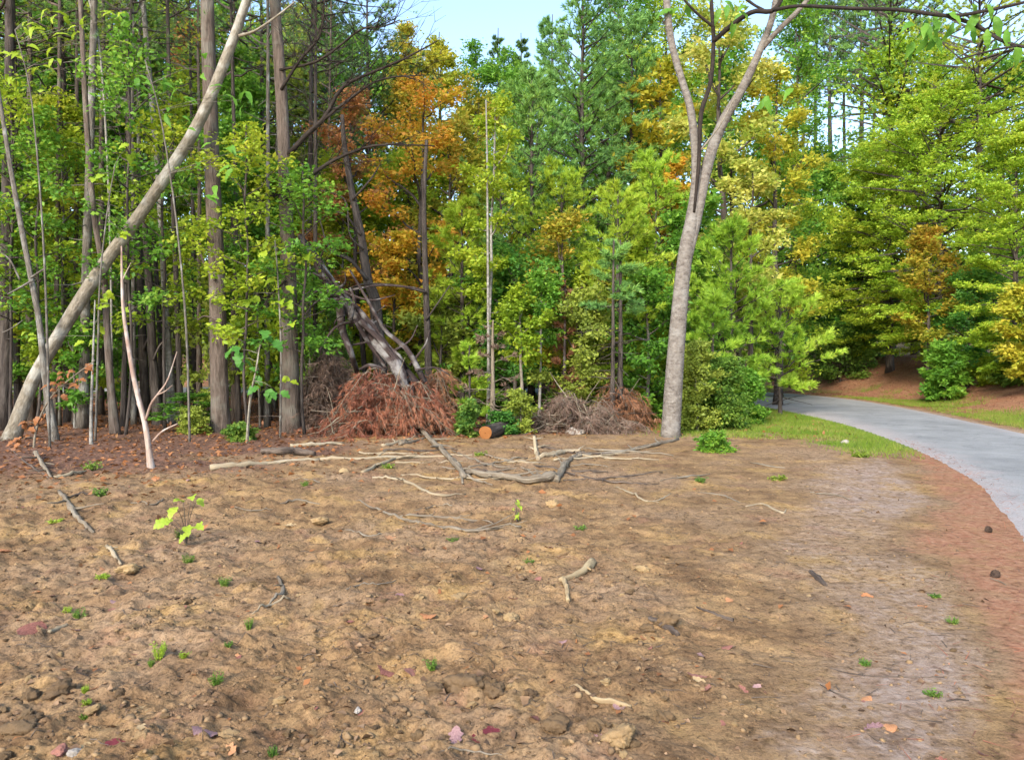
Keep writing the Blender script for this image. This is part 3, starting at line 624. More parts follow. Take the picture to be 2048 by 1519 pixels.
# ---------------------------------------------------------------- the left wood: stems that can be picked out
def stem(name, label, pp, d, wpx, bark, cat='tree', crown=None, n=26, sides=12, extra=None, group=None, jit=.05, crown_leaf='needle_green', limb_bark=None):
    b_, P = pixel_trunk(pp, d, n)
    dm = float(np.mean(d)); o = thing(name, label, cat, b_, group)
    r_ = np.interp(np.linspace(0, 1, n), np.linspace(0, 1, len(wpx)), wpx) * dm / F * (.5 if wpx[0] > 30 else .43)
    z = np.clip(P[:, 2], 0, None); r_ = r_ * (1 + .28 * np.exp(-z / .18))
    g = Geo(); tube(g, P, r_, sides, jit)
    link('trunk', g.mesh('trunk', True), o, M[bark])
    for (bp, bd, bw) in extra or []:
        Q = spline([W(x, y, dd) - b_ for (x, y), dd in zip(bp, np.broadcast_to(bd, (len(bp),)))], 14)
        g = Geo(); tube(g, Q, np.interp(np.linspace(0, 1, 14), np.linspace(0, 1, len(bw)), bw) * dm / F * .5, 7, .06)
        if limb_bark:
            rng = np.random.default_rng(len(o.children)); nt_ = 22; ii = rng.integers(3, 13, nt_); ln = np.linalg.norm(Q[-1] - Q[0])
            dq = nrm(nrm(np.gradient(Q, axis=0))[ii] * .8 + rng.normal(0, .6, (nt_, 3)) + UP * .25); lq = rng.uniform(.12, .4, nt_) * max(ln, 1.)
            T = Q[ii][:, None, :] + dq[:, None, :] * lq[:, None, None] * np.linspace(0, 1, 5)[None, :, None] + np.cumsum(rng.normal(0, .03, (nt_, 5, 3)), 1) * np.linspace(0, 1, 5)[None, :, None]
            thin_tubes(g, T, np.full(nt_, .011), np.full(nt_, .003)); k2 = np.repeat(np.arange(nt_), 4); st = rng.uniform(.3, 1, len(k2)); p2_ = along(T, k2, st)
            d2 = nrm(dq[k2] + rng.normal(0, .7, (len(k2), 3))); T2 = p2_[:, None, :] + d2[:, None, :] * (lq[k2] * .4)[:, None, None] * np.linspace(0, 1, 3)[None, :, None]; thin_tubes(g, T2, np.full(len(k2), .005), np.full(len(k2), .002))
        link('limb', g.mesh('limb', True), o, M[limb_bark or bark])
    if crown:
        H, cb, R, kind = crown
        Pt = P.copy()
        up = np.array([P[-1] + (P[-1] - P[-4]) / np.linalg.norm(P[-1] - P[-4]) * k for k in np.linspace(.5, H - P[-1, 2], 6)]) if H > P[-1, 2] + .5 else np.zeros((0, 3))
        Pf = np.vstack([P, up])
        gu = Geo()
        if len(up): tube(gu, np.vstack([P[-1:], up]), np.linspace(r_[-1], .03, len(up) + 1), 8, .03); link('trunk_top', gu.mesh('trunk_top', True), o, M[bark])
        zs = np.linspace(0, H, 16); Pz = np.column_stack([np.interp(zs, Pf[:, 2], Pf[:, 0]), np.interp(zs, Pf[:, 2], Pf[:, 1]), zs])
        if kind == 'pine': _, gl = conifer(int(dm * 1000) % 977, H, cb, R, .7, 4, 12, 12, .14, .014, .1, 'top', 8, .1, trunk=Pz)
        else: _, gl = broadleaf(int(dm * 1000) % 977, H, cb, R, 12, 8, 22, .13, .1, 'round', trunk=Pz)
        link('crown', gl.mesh('crown', False, False), o, M[crown_leaf])
    return o
stem('leaning_tree', 'pale lichen-spotted tree leaning far over to the right across the left wood', [(18, 890), (60, 775), (100, 700), (200, 540), (300, 400), (395, 250), (455, 110), (497, -10), (530, -120)], [15.4, 15.5, 15.6, 15.8, 16, 16.1, 16.2, 16.3, 16.4], [30.5, 26, 25, 25, 24, 23, 20, 17, 13], 'bark_pale',
     extra=[([(478, 72), (510, 62), (550, 35), (590, 4)], [16.2, 16.1, 16., 15.9], [7, 5, 4, 3])], crown=(12, .82, 1.6, 'leaf'), crown_leaf='leaf_green')
stem('pine_tree', 'stout straight grey-brown pine with furrowed bark, crossed by the pale leaning tree', [(442, 872), (438, 740), (434, 560), (427, 400), (420, 200), (414, -10)], [16.6] * 6, [37, 33, 31, 29, 27, 25], 'bark_brown', sides=16, crown=(15, .74, 2.2, 'pine'),
     extra=[([(430, 560), (405, 520), (400, 480)], [16.4] * 3, [6, 4, 3]), ([(440, 690), (470, 665), (520, 640)], [16.5] * 3, [4, 3, 2]), ([(436, 640), (410, 632), (395, 640)], [16.3] * 3, [5, 3, 2])])
stem('pine_tree', 'dark furrowed pine with long bare upswept limbs beside the red brush heap', [(583, 868), (580, 720), (578, 560), (571, 400), (566, 250), (558, 120), (548, -10)], [17.] * 7, [39, 33, 29, 26, 24, 22, 20], 'bark_brown', sides=16, crown=(15.5, .76, 2.2, 'pine'), limb_bark='bark_fork_dark',
     extra=[([(578, 308), (615, 268), (650, 235), (680, 180), (720, 155), (800, 122), (875, 82)], [16.9, 16.8, 16.7, 16.6, 16.6, 16.5, 16.4], [11, 10, 9, 7, 6, 5, 2]),
            ([(650, 238), (690, 205), (760, 160), (850, 150)], [16.7, 16.6, 16.5, 16.4], [7, 6, 4, 2]),
            ([(574, 400), (600, 372), (640, 338), (690, 310), (760, 290), (870, 292)], [16.9, 16.8, 16.7, 16.6, 16.5, 16.5], [10, 9, 8, 6, 5, 2]),
            ([(576, 378), (550, 392), (522, 402)], [16.9, 16.7, 16.6], [6, 4, 2]),
            ([(562, 180), (600, 120), (640, 70), (650, -10)], [16.9, 16.7, 16.6, 16.5], [7, 6, 5, 3]),
            ([(560, 140), (640, 120), (720, 60), (760, 55), (800, 40)], [16.9, 16.6, 16.4, 16.2, 16.2], [6, 5, 4, 3, 2]),
            ([(640, 70), (620, 30), (590, -10)], [16.6] * 3, [4, 3, 2]), ([(572, 560), (540, 590), (515, 600)], [16.8] * 3, [5, 3, 2])])
stem('broken_sapling', 'white bare crooked sapling standing alone at the edge of the dirt', [(304, 946), (297, 890), (288, 838), (272, 775), (258, 700), (247, 620), (244, 550), (243, 492)], [11.2] * 8, [14, 13, 12, 11, 9, 8, 6, 3], 'bark_pink', 'sapling', sides=9,
     extra=[([(291, 842), (302, 808), (318, 785), (335, 760), (354, 703)], [11.2, 11.1, 11., 11., 10.9], [5, 5, 4, 3, 1.5]), ([(306, 882), (325, 862), (355, 847)], [11.2, 11.1, 11.], [5, 4, 2]),
            ([(245, 560), (252, 545), (262, 525)], [11.2] * 3, [3, 2, 1]), ([(313, 790), (330, 782), (345, 770)], [11.] * 3, [3, 2, 1]), ([(288, 842), (280, 820), (272, 805)], [11.2] * 3, [3, 2, 1])])
stem('slim_tree', 'slim bent grey stem crossing in front of the foot of the leaning tree', [(112, 868), (98, 810), (88, 730), (78, 640), (60, 545), (42, 450), (22, 340), (6, 240), (-8, 150)], [15.0, 15.0, 15.0, 15.1, 15.2, 15.3, 15.4, 15.5, 15.5], [20, 17, 15, 13, 12, 12, 10, 9, 8], 'bark_grey', sides=10,
     extra=[([(62, 555), (85, 540), (93, 535)], [15.1, 15., 15.], [5, 4, 3]), ([(66, 560), (40, 575), (15, 588)], [15.1, 15., 14.9], [5, 4, 2]), ([(-5, 500), (20, 520), (40, 560)], [15.2] * 3, [2, 3, 4]), ([(46, 640), (25, 655), (5, 665)], [15.1, 15., 15.], [2, 2, 2])])
stem('slim_tree', 'thin whitish straight stem rising left of the brown stem in the left wood', [(183, 900), (182, 840), (184, 770), (187, 690), (190, 600)], [14.2] * 5, [8, 7, 6, 5, 3], 'bark_birch', sides=8)
stem('slim_tree', 'reddish-brown straight stem between the leaning tree and the white bare sapling', [(232, 886), (222, 780), (214, 660), (209, 560), (190, 440), (178, 320), (168, 150), (160, -20)], [16.2] * 8, [22, 17, 15, 14, 13, 12, 11, 10], 'bark_brown', crown=(14, .7, 1.6, 'pine'))
stem('slim_tree', 'pale blotchy slender tree behind the leaning tree with white patches on its bark', [(346, 872), (340, 760), (333, 640), (326, 520), (318, 380), (308, 250), (297, 130), (284, -20)], [19.] * 8, [24, 19, 15, 13, 13, 12, 12, 11], 'bark_birch', crown=(15, .72, 1.8, 'leaf'), crown_leaf='leaf_green')
stem('slim_tree', 'thin knobbly upright stem with yellow-green leaves left of the straight grey-brown pine', [(225, 800), (222, 560), (215, 330), (205, 160), (195, 70), (178, -5)], [17.5] * 6, [5, 5, 5, 5, 6, 7], 'bark_birch', sides=8)
stem('slim_tree', 'spindly pale sapling stem bearing large green leaves between the two big pines', [(494, 862), (500, 810), (508, 760), (518, 700), (522, 690)], [14.9] * 5, [5, 5, 4, 3, 2], 'bark_pale', 'sapling', sides=8)
for (pp, d, w, lab) in [
    ([(292, 880), (286, 700), (278, 520), (270, 300)], 20., [22, 18, 16, 14], 'dark split snag in the clump behind the white bare sapling, its leftmost stem'),
    ([(318, 880), (306, 720), (298, 560), (288, 430)], 18.5, [24, 20, 17, 10], 'dark broken-topped snag in the clump behind the white bare sapling, the thickest'),
    ([(322, 870), (322, 700), (316, 600), (308, 470)], 21., [16, 13, 12, 9], 'thin dark snag in the clump behind the white bare sapling, its rightmost stem')]:
    stem('dead_snag', lab, pp, [d] * 4, w, 'bark_dark', extra=[([(pp[1][0], pp[1][1]), (pp[1][0] + 14, pp[1][1] - 30), (pp[1][0] + 30, pp[1][1] - 44)], [d - .1] * 3, [5, 4, 2])], group='dark snags behind the white sapling')
darks = [(8, 17.5, 26), (62, 21, 18), (140, 20, 22), (165, 17.6, 19), (118, 26, 13), (200, 23, 14), (252, 24, 13), (268, 18.6, 11), (392, 22, 10), (468, 20, 13), (528, 21, 15), (548, 26, 12), (612, 24, 15), (650, 27, 12), (84, 28, 12), (232, 30, 11), (350, 30, 12), (510, 32, 12), (300, 28, 11), (580, 30, 12), (-30, 18, 30), (108, 18.2, 11), (246, 17.8, 10), (268, 22, 14), (362, 18.4, 12), (398, 19.4, 11), (478, 18.8, 12), (534, 18.2, 10), (630, 19, 11), (152, 19.2, 13), (36, 18.6, 12), (-70, 22, 24),]
KEYS = [(-60, 'the left edge of the picture'), (20, 'the foot of the leaning tree'), (92, 'the slim bent grey stem'), (184, 'the thin whitish stem'), (222, 'the reddish-brown stem'), (290, 'the white bare sapling'), (340, 'the pale blotchy tree'), (440, 'the stout straight pine'), (580, 'the dark furrowed pine'), (720, 'the slanting broken trunk')]
USED = set()
def where(kind, px, d):
    kx, kn = min(KEYS, key=lambda q: abs(q[0] - px)); side = 'just left of' if px < kx - 12 else ('just right of' if px > kx + 12 else 'directly behind')
    for dep in ([', near the clearing', ', a little deeper in', ', far back'][0 if d < 20 else (1 if d < 27 else 2):] + [', very far back', ', farthest of all', ', hardly showing']):
        s = f'{kind} {side} {kn}{dep}'
        if s not in USED: USED.add(s); return s
    return s
rg = np.random.default_rng(7)
proto_dark = []
for k in range(4):
    H = 17.
    gt, gl = conifer(300 + k, H, .52, 2.3, .8, 4, 12, 10, .15, .015, .12, 'column', 6, .08, stubs=26)
    proto_dark.append((gt.mesh('trunk', True), gl.mesh('crown', False, False)))
for n_, (px, d, w) in enumerate(darks):
    o = thing('pine_tree', where('thin dark pine trunk', px, d), 'tree', base(px, d), 'dark pine trunks of the left wood', rg.uniform(0, 6.28))
    tm, cm = proto_dark[n_ % 4]
    k = w * d / F * .5 / .12 * rg.uniform(.9, 1.1); s = rg.uniform(.85, 1.15)
    for nm, me, mt in (('trunk', tm, ['bark_dark', 'bark_brown', 'bark_dark', 'bark_grey'][n_ % 4]), ('crown', cm, ['needle_green', 'needle_dark', 'needle_yellow'][n_ % 3])):
        c = link(nm, me, o, M[mt])
        c.scale = (k, k, s) if nm == 'trunk' else (s, s, s)
    o.rotation_euler[0] = rg.normal(0, .015); o.rotation_euler[1] = rg.normal(0, .015)

# ---------------------------------------------------------------- broken pine and its dead brush
PD = 16.8
b, tr = pixel_trunk([(815, 760), (800, 745), (745, 675), (700, 615), (655, 560), (632, 520), (600, 470)], [PD - .6, PD - .5, PD - .1, PD + .2, PD + .5, PD + .7, PD + .9], 26, 0)
P = tr.copy(); b0 = np.array([b[0], b[1], GZ(b[0], b[1])])
first = np.array([W(822, 770, PD - .6) - b0]); P[0] = first
snag = thing('fallen_pine', 'broken purplish-grey pine trunk slanting down into the rust-red dead brush', 'fallen tree', b0)
g = Geo(); tube(g, P, np.interp(np.linspace(0, 1, 26), [0, .15, .5, .8, 1], [.08, .13, .15, .12, .05]), 14, .09)
link('trunk', g.mesh('trunk', True), snag, M['bark_snag'])
rg = np.random.default_rng(8)
def relp(px, py, d): return W(px, py, d) - b0
for pp, w in [([(835, 770), (790, 715), (735, 640), (690, 590), (640, 530)], (.10, .03)), ([(850, 765), (815, 700), (770, 660), (735, 600), (700, 540)], (.07, .02)), ([(700, 600), (640, 600), (600, 640)], (.03, .01)), ([(650, 560), (640, 520), (660, 480)], (.03, .01)), ([(790, 700), (820, 680), (835, 650)], (.03, .01)), ([(760, 690), (745, 640), (770, 610)], (.03, .01)), ([(715, 640), (670, 655), (640, 700)], (.04, .015)), ([(830, 740), (870, 735), (900, 750)], (.03, .012)), ([(820, 730), (850, 690), (860, 660)], (.03, .01)), ([(690, 585), (740, 600), (790, 590)], (.03, .01)), ([(710, 640), (740, 690), (775, 740)], (.05, .03)), ([(680, 610), (685, 660), (700, 700), (715, 745)], (.10, .05)), ([(645, 575), (605, 600), (590, 615)], (.03, .012)), ([(672, 580), (690, 565), (690, 545)], (.03, .012)), ([(640, 585), (665, 592), (700, 580), (760, 570), (820, 574), (850, 580)], (.035, .015)),
              ([(690, 630), (672, 640), (665, 668)], (.02, .01)), ([(660, 590), (650, 560), (625, 545)], (.05, .02)), ([(720, 640), (760, 680), (790, 720), (812, 750)], (.07, .05)), ([(740, 640), (775, 690), (800, 712), (815, 738)], (.05, .02)), ([(725, 665), (735, 650), (760, 640)], (.03, .01)), ([(750, 680), (700, 690), (678, 682)], (.03, .01)), ([(700, 640), (708, 600), (700, 575)], (.06, .02)), ([(770, 740), (740, 730), (720, 738)], (.05, .03))]:
    Q = spline([relp(x, y, PD + rg.uniform(-.5, .1)) for x, y in pp], 12); g = Geo(); tube(g, Q, np.linspace(w[0], w[1], 12), 8, .08)
    link('broken_limb', g.mesh('broken_limb', True), snag, M['bark_snag'])

def brush_heap(name, label, cx0, cx1, cytop, d, depth, h, mat, nbr, ntw, nn, seed, stick='dead_wood', arch=1.0, nlen=.13, over_=1.0):
    """heap of dead boughs: arching branches that hang with drooping needles"""
    rng = np.random.default_rng(seed)
    x0, x1 = (cx0 - CX) / F * d, (cx1 - CX) / F * d; xm = (x0 + x1) / 2; wd = (x1 - x0) / 2
    b_ = np.array([xm, d, GZ(xm, d)])
    o = thing(name, label, 'brush pile', b_)
    root = np.column_stack([rng.normal(0, .28, nbr) * wd, rng.normal(.1, .25, nbr) * depth, rng.uniform(.3, .95, nbr) * h])
    root[:, 2] *= np.clip(1 - (root[:, 0] / wd) ** 2, .15, 1)
    az = rng.uniform(0, 2 * np.pi, nbr); L = rng.uniform(.45, 1.0, nbr) * wd
    K = 7; s = np.linspace(0, 1, K)[None, :, None]
    hdir = np.stack([np.cos(az), np.sin(az) * .6, np.zeros(nbr)], -1)
    P = root[:, None, :] + hdir[:, None, :] * L[:, None, None] * s + UP * (rng.uniform(.15, .5, (nbr, 1, 1)) * s - rng.uniform(.5, 1.3, (nbr, 1, 1)) * arch * s ** 2) * L[:, None, None] + np.cumsum(rng.normal(0, .025, (nbr, K, 3)), 1)
    P[..., 2] = np.maximum(P[..., 2], .03 + .03 * rng.uniform(size=P.shape[:2]))
    lump = np.array([[rng.uniform(-.75, .75) * wd, rng.uniform(-.4, .4) * depth, 0] for _ in range(5)]); P = P + (lump[rng.integers(0, 5, nbr)] * .6)[:, None, :]
    xr = P[..., 0] / wd; P[..., 2] *= np.clip((1.12 - .5 * np.abs(xr)) * (.62 + .38 * smooth(-.9, .3, xr)) * (1 + .45 * vnoise(xr * 2.6, xr * 0 + seed, 5)), .2, 1.15)
    P[..., 1] += rng.normal(0, .12, nbr)[:, None]
    gt, gl = Geo(), Geo(); thin_tubes(gt, P, np.full(nbr, .013), np.full(nbr, .004))
    ns = nbr // 2                                                  # bare broken sticks jutting out of the heap
    so = np.column_stack([rng.uniform(-.8, .8, ns) * wd, rng.uniform(-.6, .3, ns) * depth, rng.uniform(.05, .75, ns) * h]); so[:, 2] *= np.clip(1.1 - np.abs(so[:, 0]) / wd, .2, 1)
    sd2 = nrm(rng.normal(size=(ns, 3)) + np.array([0, -.3, .35])); sL = rng.uniform(.3, 1.1, ns)
    S = so[:, None, :] + sd2[:, None, :] * sL[:, None, None] * np.linspace(-.3, 1, 5)[None, :, None] + np.cumsum(rng.normal(0, .025, (ns, 5, 3)), 1); S[..., 2] = np.maximum(S[..., 2], .02)
    thin_tubes(gt, S, rng.uniform(.012, .03, ns), np.full(ns, .005))
    bi = np.repeat(np.arange(nbr), ntw); st = rng.uniform(.1, 1, len(bi)); o2 = along(P, bi, st)
    bd = nrm(P[bi, -1] - P[bi, 0]); rd = rng.normal(size=(len(bi), 3)); rd[:, 2] *= .5
    td = nrm(bd * .5 + nrm(rd) * 1.0 - UP * .1); tl = rng.uniform(.2, .6, len(bi))
    TW = o2[:, None, :] + td[:, None, :] * tl[:, None, None] * np.linspace(0, 1, 4)[None, :, None] - UP * (.5 * tl[:, None, None]) * np.linspace(0, 1, 4)[None, :, None] ** 2
    TW[..., 2] = np.maximum(TW[..., 2], .02)
    thin_tubes(gt, TW, np.full(len(bi), .004), np.full(len(bi), .002))
    k = np.repeat(np.arange(len(bi)), np.where(rng.uniform(size=nbr)[bi] < .22, 1, 8)); pt = along(TW, k, rng.uniform(.05, 1, len(k))) + rng.normal(0, .025, (len(k), 3))
    pt[:, 2] = np.maximum(pt[:, 2], .02)
    needles(gl, pt, nrm(td[k] * .8 - UP * .45 + rng.normal(0, .45, (len(k), 3))), nn, nlen * 1.25, .012, .5, rng, .3)
    link('branches', gt.mesh('branches', True), o, M[stick])
    link('dead_needles', gl.mesh('dead_needles', False, False), o, M[mat])
    return o
brush_heap('brush_pile', 'heap of rust-red dead pine boughs under the broken slanting trunk', 645, 885, 740, 16.3, 1.0, 1.22, 'needle_rust', 90, 12, 9, 1)
brush_heap('brush_pile', 'dull grey-brown tangle of dead twigs between the dark pine and the rust-red heap', 590, 720, 700, 17.5, .9, 1.7, 'needle_grey', 60, 12, 5, 2, 'dead_wood_dark', .7)
brush_heap('brush_pile', 'brown dead brush heap with grey twigs in front of the thin dark trunk pair', 1050, 1225, 770, 16.9, .9, .95, 'needle_grey', 46, 11, 4, 3, 'dead_wood', .6)
brush_heap('brush_pile', 'low rusty brush heap at the foot of the forked tree, on its left side', 1170, 1290, 780, 17.9, .8, 1.1, 'needle_brown', 30, 10, 5, 4, 'dead_wood_dark', .8)
brush_heap('brush_pile', 'small rusty spread of dead boughs lying left of the cut log', 800, 915, 760, 17.2, .8, 1.3, 'needle_brown', 40, 11, 6, 5, 'dead_wood', .9)

# ---------------------------------------------------------------- trees across the middle and the right
def bl(name, label, px, d, ytop, cb, rpx, leaf, bark='bark_dark', dens=1.0, ls=.11, r0=None, prof='round', seed=None, group=None, flat=.95, e0=8, e1=55, lean=(0, 0), nlf=46, droop=.2):
    ls = ls * (1.1 if d < 22 else 1.2)
    seed = seed if seed is not None else int(abs(px * 7 + d * 13 + ytop))
    bb = base(px, d); H = top_h(ytop, d, bb[2]); R = rpx * d / F * (1.15 if d > 18.5 else 1)
    nl = int(round((10 + H * (1 - cb) * 2.6) * dens))
    gt, gl = broadleaf(seed, H, cb, R, nl, 9, nlf, ls, r0 or (.012 * H + .015), prof, e0, e1, .05, lean, None, flat, None, droop, .62, d > 20.3)
    return plant_tree(name, label, 'tree', bb, gt, gl, bark, leaf, group)
def co(name, label, px, d, ytop, cb, rpx, leaf, bark='bark_dark', style='tuft', dens=1.0, r0=None, prof='cone', seed=None, group=None, el=8, curve=.1, nl=.14, nw=.013, nn=13, droop=0., fill=1., stubs=10, step=.6, lean=(0, 0), spread=.75, ntuft=30):
    nn = int(nn * 1.3); nw = nw * 1.7
    seed = seed if seed is not None else int(abs(px * 5 + d * 17 + ytop))
    bb = base(px, d); H = top_h(ytop, d, bb[2]); R = rpx * d / F
    if style == 'flat': nl, nw, nn = .0037 * d, .6, 15
    gt, gl = conifer(seed, H, cb, R, step / dens, 5, ntuft, nn, nl, nw, r0 or (.010 * H + .02), prof, el, curve, lean, None, spread, None, style, droop, fill, stubs, d > 24 and fill == 1)
    return plant_tree(name, label, 'tree', bb, gt, gl, bark, leaf, group)

# middle
bl('maple_tree', 'orange and gold autumn maple at the back of the clearing behind the brush heap', 850, 22.5, 165, .24, 112, 'leaf_orange', r0=.10, ls=.10, dens=.6)
bl('maple_tree', 'thin russet-red autumn tree between the dark pine and the orange maple, slanting dark trunk', 735, 24, 200, .30, 100, 'leaf_red', 'bark_dark', dens=.6, r0=.1, ls=.11, lean=(-.07, 0))
bl('maple_tree', 'small rust-orange sapling tree glowing low behind the broken slanting trunk', 790, 21.5, 480, .30, 65, 'leaf_orange', dens=.8, ls=.11)
bl('maple_tree', 'yellow-topped slender tree against the sky left of the open gap', 880, 34, 95, .35, 85, 'leaf_yellow', dens=.65, prof='column', ls=.14)
bl('maple_tree', 'yellow and gold narrow tree behind the orange maple', 815, 31, 120, .3, 85, 'leaf_autumn', dens=.75, prof='column', ls=.14)
co('pine_tree', 'bright yellow-green young pine standing right of the orange maple', 925, 20.4, 410, .1, 85, 'needle_lime', dens=1.1, nl=.17, nw=.011, prof='column', nn=15)
bl('young_tree', 'slender white-stemmed young tree with sparse leaves in the middle of the wood', 976, 19.4, 215, .35, 75, 'leaf_yellowgreen', 'bark_birch', dens=.6, r0=.055, ls=.10)
bl('young_tree', 'emerald-green leafy young tree in the middle of the wood', 1030, 20.6, 520, .2, 100, 'leaf_emerald', 'bark_grey', ls=.10, dens=1.2)
bl('young_tree', 'olive and rust tinted young tree right of the emerald one', 1130, 20, 455, .25, 95, 'leaf_autumn', 'bark_brown', dens=.7, ls=.10, seed=41)
co('pine_tree', 'soft lime-green young pine left of the forked tree', 1235, 19.6, 375, .1, 100, 'needle_lime', dens=1.2, nl=.17, nw=.011, prof='column', nn=15)
bl('young_tree', 'mid-green bushy young tree close to the left of the forked trunk', 1295, 19, 560, .08, 80, 'leaf_green', 'bark_grey', ls=.095, dens=1.2)
bl('young_tree', 'small forked pale sapling with lime leaves behind the green shrub', 1040, 17.8, 600, .5, 60, 'leaf_yellowgreen', 'bark_pale', dens=.8, ls=.09, r0=.05, seed=77)
bl('young_tree', 'thin bare-stemmed pale sapling right of the small forked sapling', 1078, 18.2, 560, .6, 50, 'leaf_green', 'bark_birch', dens=.7, ls=.09, r0=.04)
bl('young_tree', 'low olive-green young tree behind the brown brush heap', 1160, 18.6, 610, .15, 90, 'leaf_olive', 'bark_brown', ls=.09, dens=1.1)
co('pine_tree', 'soft green young white pine with feathery boughs left of centre', 1062, 23.5, 150, .12, 125, 'needle_green', dens=1.2, nl=.2, nw=.015, prof='column')
co('pine_tree', 'tallest feathery green pine rising to the top of the picture by the sky gap', 1165, 25.5, -90, .12, 140, 'needle_green', dens=1.2, nl=.21, nw=.015, prof='column')
co('pine_tree', 'dark small pine top with drooping tip against the sky gap', 1000, 40, 55, .5, 55, 'needle_dark', dens=.8, fill=.6, nl=.2, nw=.018)
co('pine_tree', 'ragged dark pine against the sky just right of the drooping one', 1045, 42, 65, .45, 60, 'needle_dark', dens=.8, nl=.2, nw=.018)
co('pine_tree', 'tall green pine behind the left limb of the forked tree', 1265, 27.5, 20, .1, 125, 'needle_green', dens=1., nl=.19, nw=.017, prof='column')
bl('hardwood_tree', 'broad green hardwood filling the middle between the feathery pines', 1205, 30, 160, .1, 150, 'leaf_green', ls=.125, dens=1.35)
co('pine_tree', 'feathery yellow-green pine in the middle behind the white stem', 1000, 24, 330, .08, 115, 'needle_lime', dens=1.15, nl=.2, nw=.0145, prof='column', nn=14)
co('pine_tree', 'feathery yellow-green pine behind the olive and rust tinted young tree', 1125, 22.5, 340, .08, 115, 'needle_lime', dens=1.15, nl=.2, nw=.0145, prof='column', nn=14)
bl('hardwood_tree', 'gold-leaved tree seen just left of the forked trunk', 1325, 27, 130, .3, 95, 'leaf_yellow', ls=.13, dens=.8)
co('pine_tree', 'feathery bright green pine left of the forked trunk, under the gold-leaved tree', 1310, 23, 320, .08, 105, 'needle_bright', dens=1.15, nl=.2, nw=.0145, prof='column', nn=14)
bl('hardwood_tree', 'orange-tinged small tree behind the middle of the forked trunk', 1345, 25, 330, .35, 60, 'leaf_orange', ls=.13, dens=.6)
for px_, lab in ((1226, 'left one of two thin dark trunks standing close together left of the forked tree'), (1240, 'right one of two thin dark trunks standing close together left of the forked tree')):
    co('pine_tree', lab, px_, 17.5 if px_ < 1230 else 17.8, 480, .62, 48, 'needle_green', dens=.8, r0=.085 if px_ > 1230 else .06, stubs=22)
co('pine_tree', 'thin rust-brown dead pine stem in the middle, with a few brown needles', 1130, 18.4, 560, .2, 26, 'needle_brown', 'bark_snag', dens=.8, fill=.4, r0=.05)
co('pine_tree', 'grey dead pine skeleton with bare drooping boughs behind the green shrub', 985, 17.4, 640, .15, 60, 'needle_grey', 'dead_wood', dens=.9, fill=.12, r0=.07, droop=.25, el=-6)
co('young_pine', 'small soft green pine left of the grey dead skeleton', 940, 17.8, 690, .12, 45, 'needle_bright', dens=1.0, r0=.04)

stem('dead_snag', 'dark bent bare trunk rising behind the broken slanting trunk into the red maple', [(768, 690), (752, 620), (735, 560), (722, 470), (705, 390), (690, 300), (684, 230)], [19.2] * 7, [32, 24, 20, 16, 14, 11, 7], 'bark_dark', extra=[([(735, 560), (700, 520), (660, 500), (640, 440)], [19.1, 18.9, 18.8, 18.7], [8, 6, 4, 2]), ([(722, 470), (690, 430), (650, 420)], [19.1, 18.9, 18.8], [6, 4, 2]), ([(705, 400), (740, 360), (760, 330)], [19.1, 18.9, 18.8], [5, 4, 2]), ([(728, 500), (700, 470), (690, 400), (640, 380)], [19, 18.8, 18.7, 18.6], [5, 4, 3, 2])])
stem('slim_tree', 'thin dark straight trunk rising through the orange maple, right of the brush heap', [(860, 765), (854, 640), (850, 520), (848, 400), (853, 280)], [19.4] * 5, [20, 15, 13, 11, 7], 'bark_dark', extra=[([(853, 585), (800, 572), (730, 568), (690, 580)], [19.3, 19., 18.8, 18.7], [5, 5, 4, 2]), ([(852, 640), (880, 600), (900, 570)], [19.3] * 3, [4, 3, 2])])
stem('slim_tree', 'straight white stem standing out against the middle foliage', [(978, 700), (976, 560), (975, 420), (974, 300), (972, 200)], [18.6] * 5, [7, 6, 5, 4, 3], 'bark_birch', sides=8)
stem('slim_tree', 'dark trunk curving into the feathery green of the middle wood', [(1262, 320), (1255, 260), (1225, 210), (1195, 180)], [22.] * 4, [12, 10, 8, 4], 'bark_dark', sides=8) if False else None
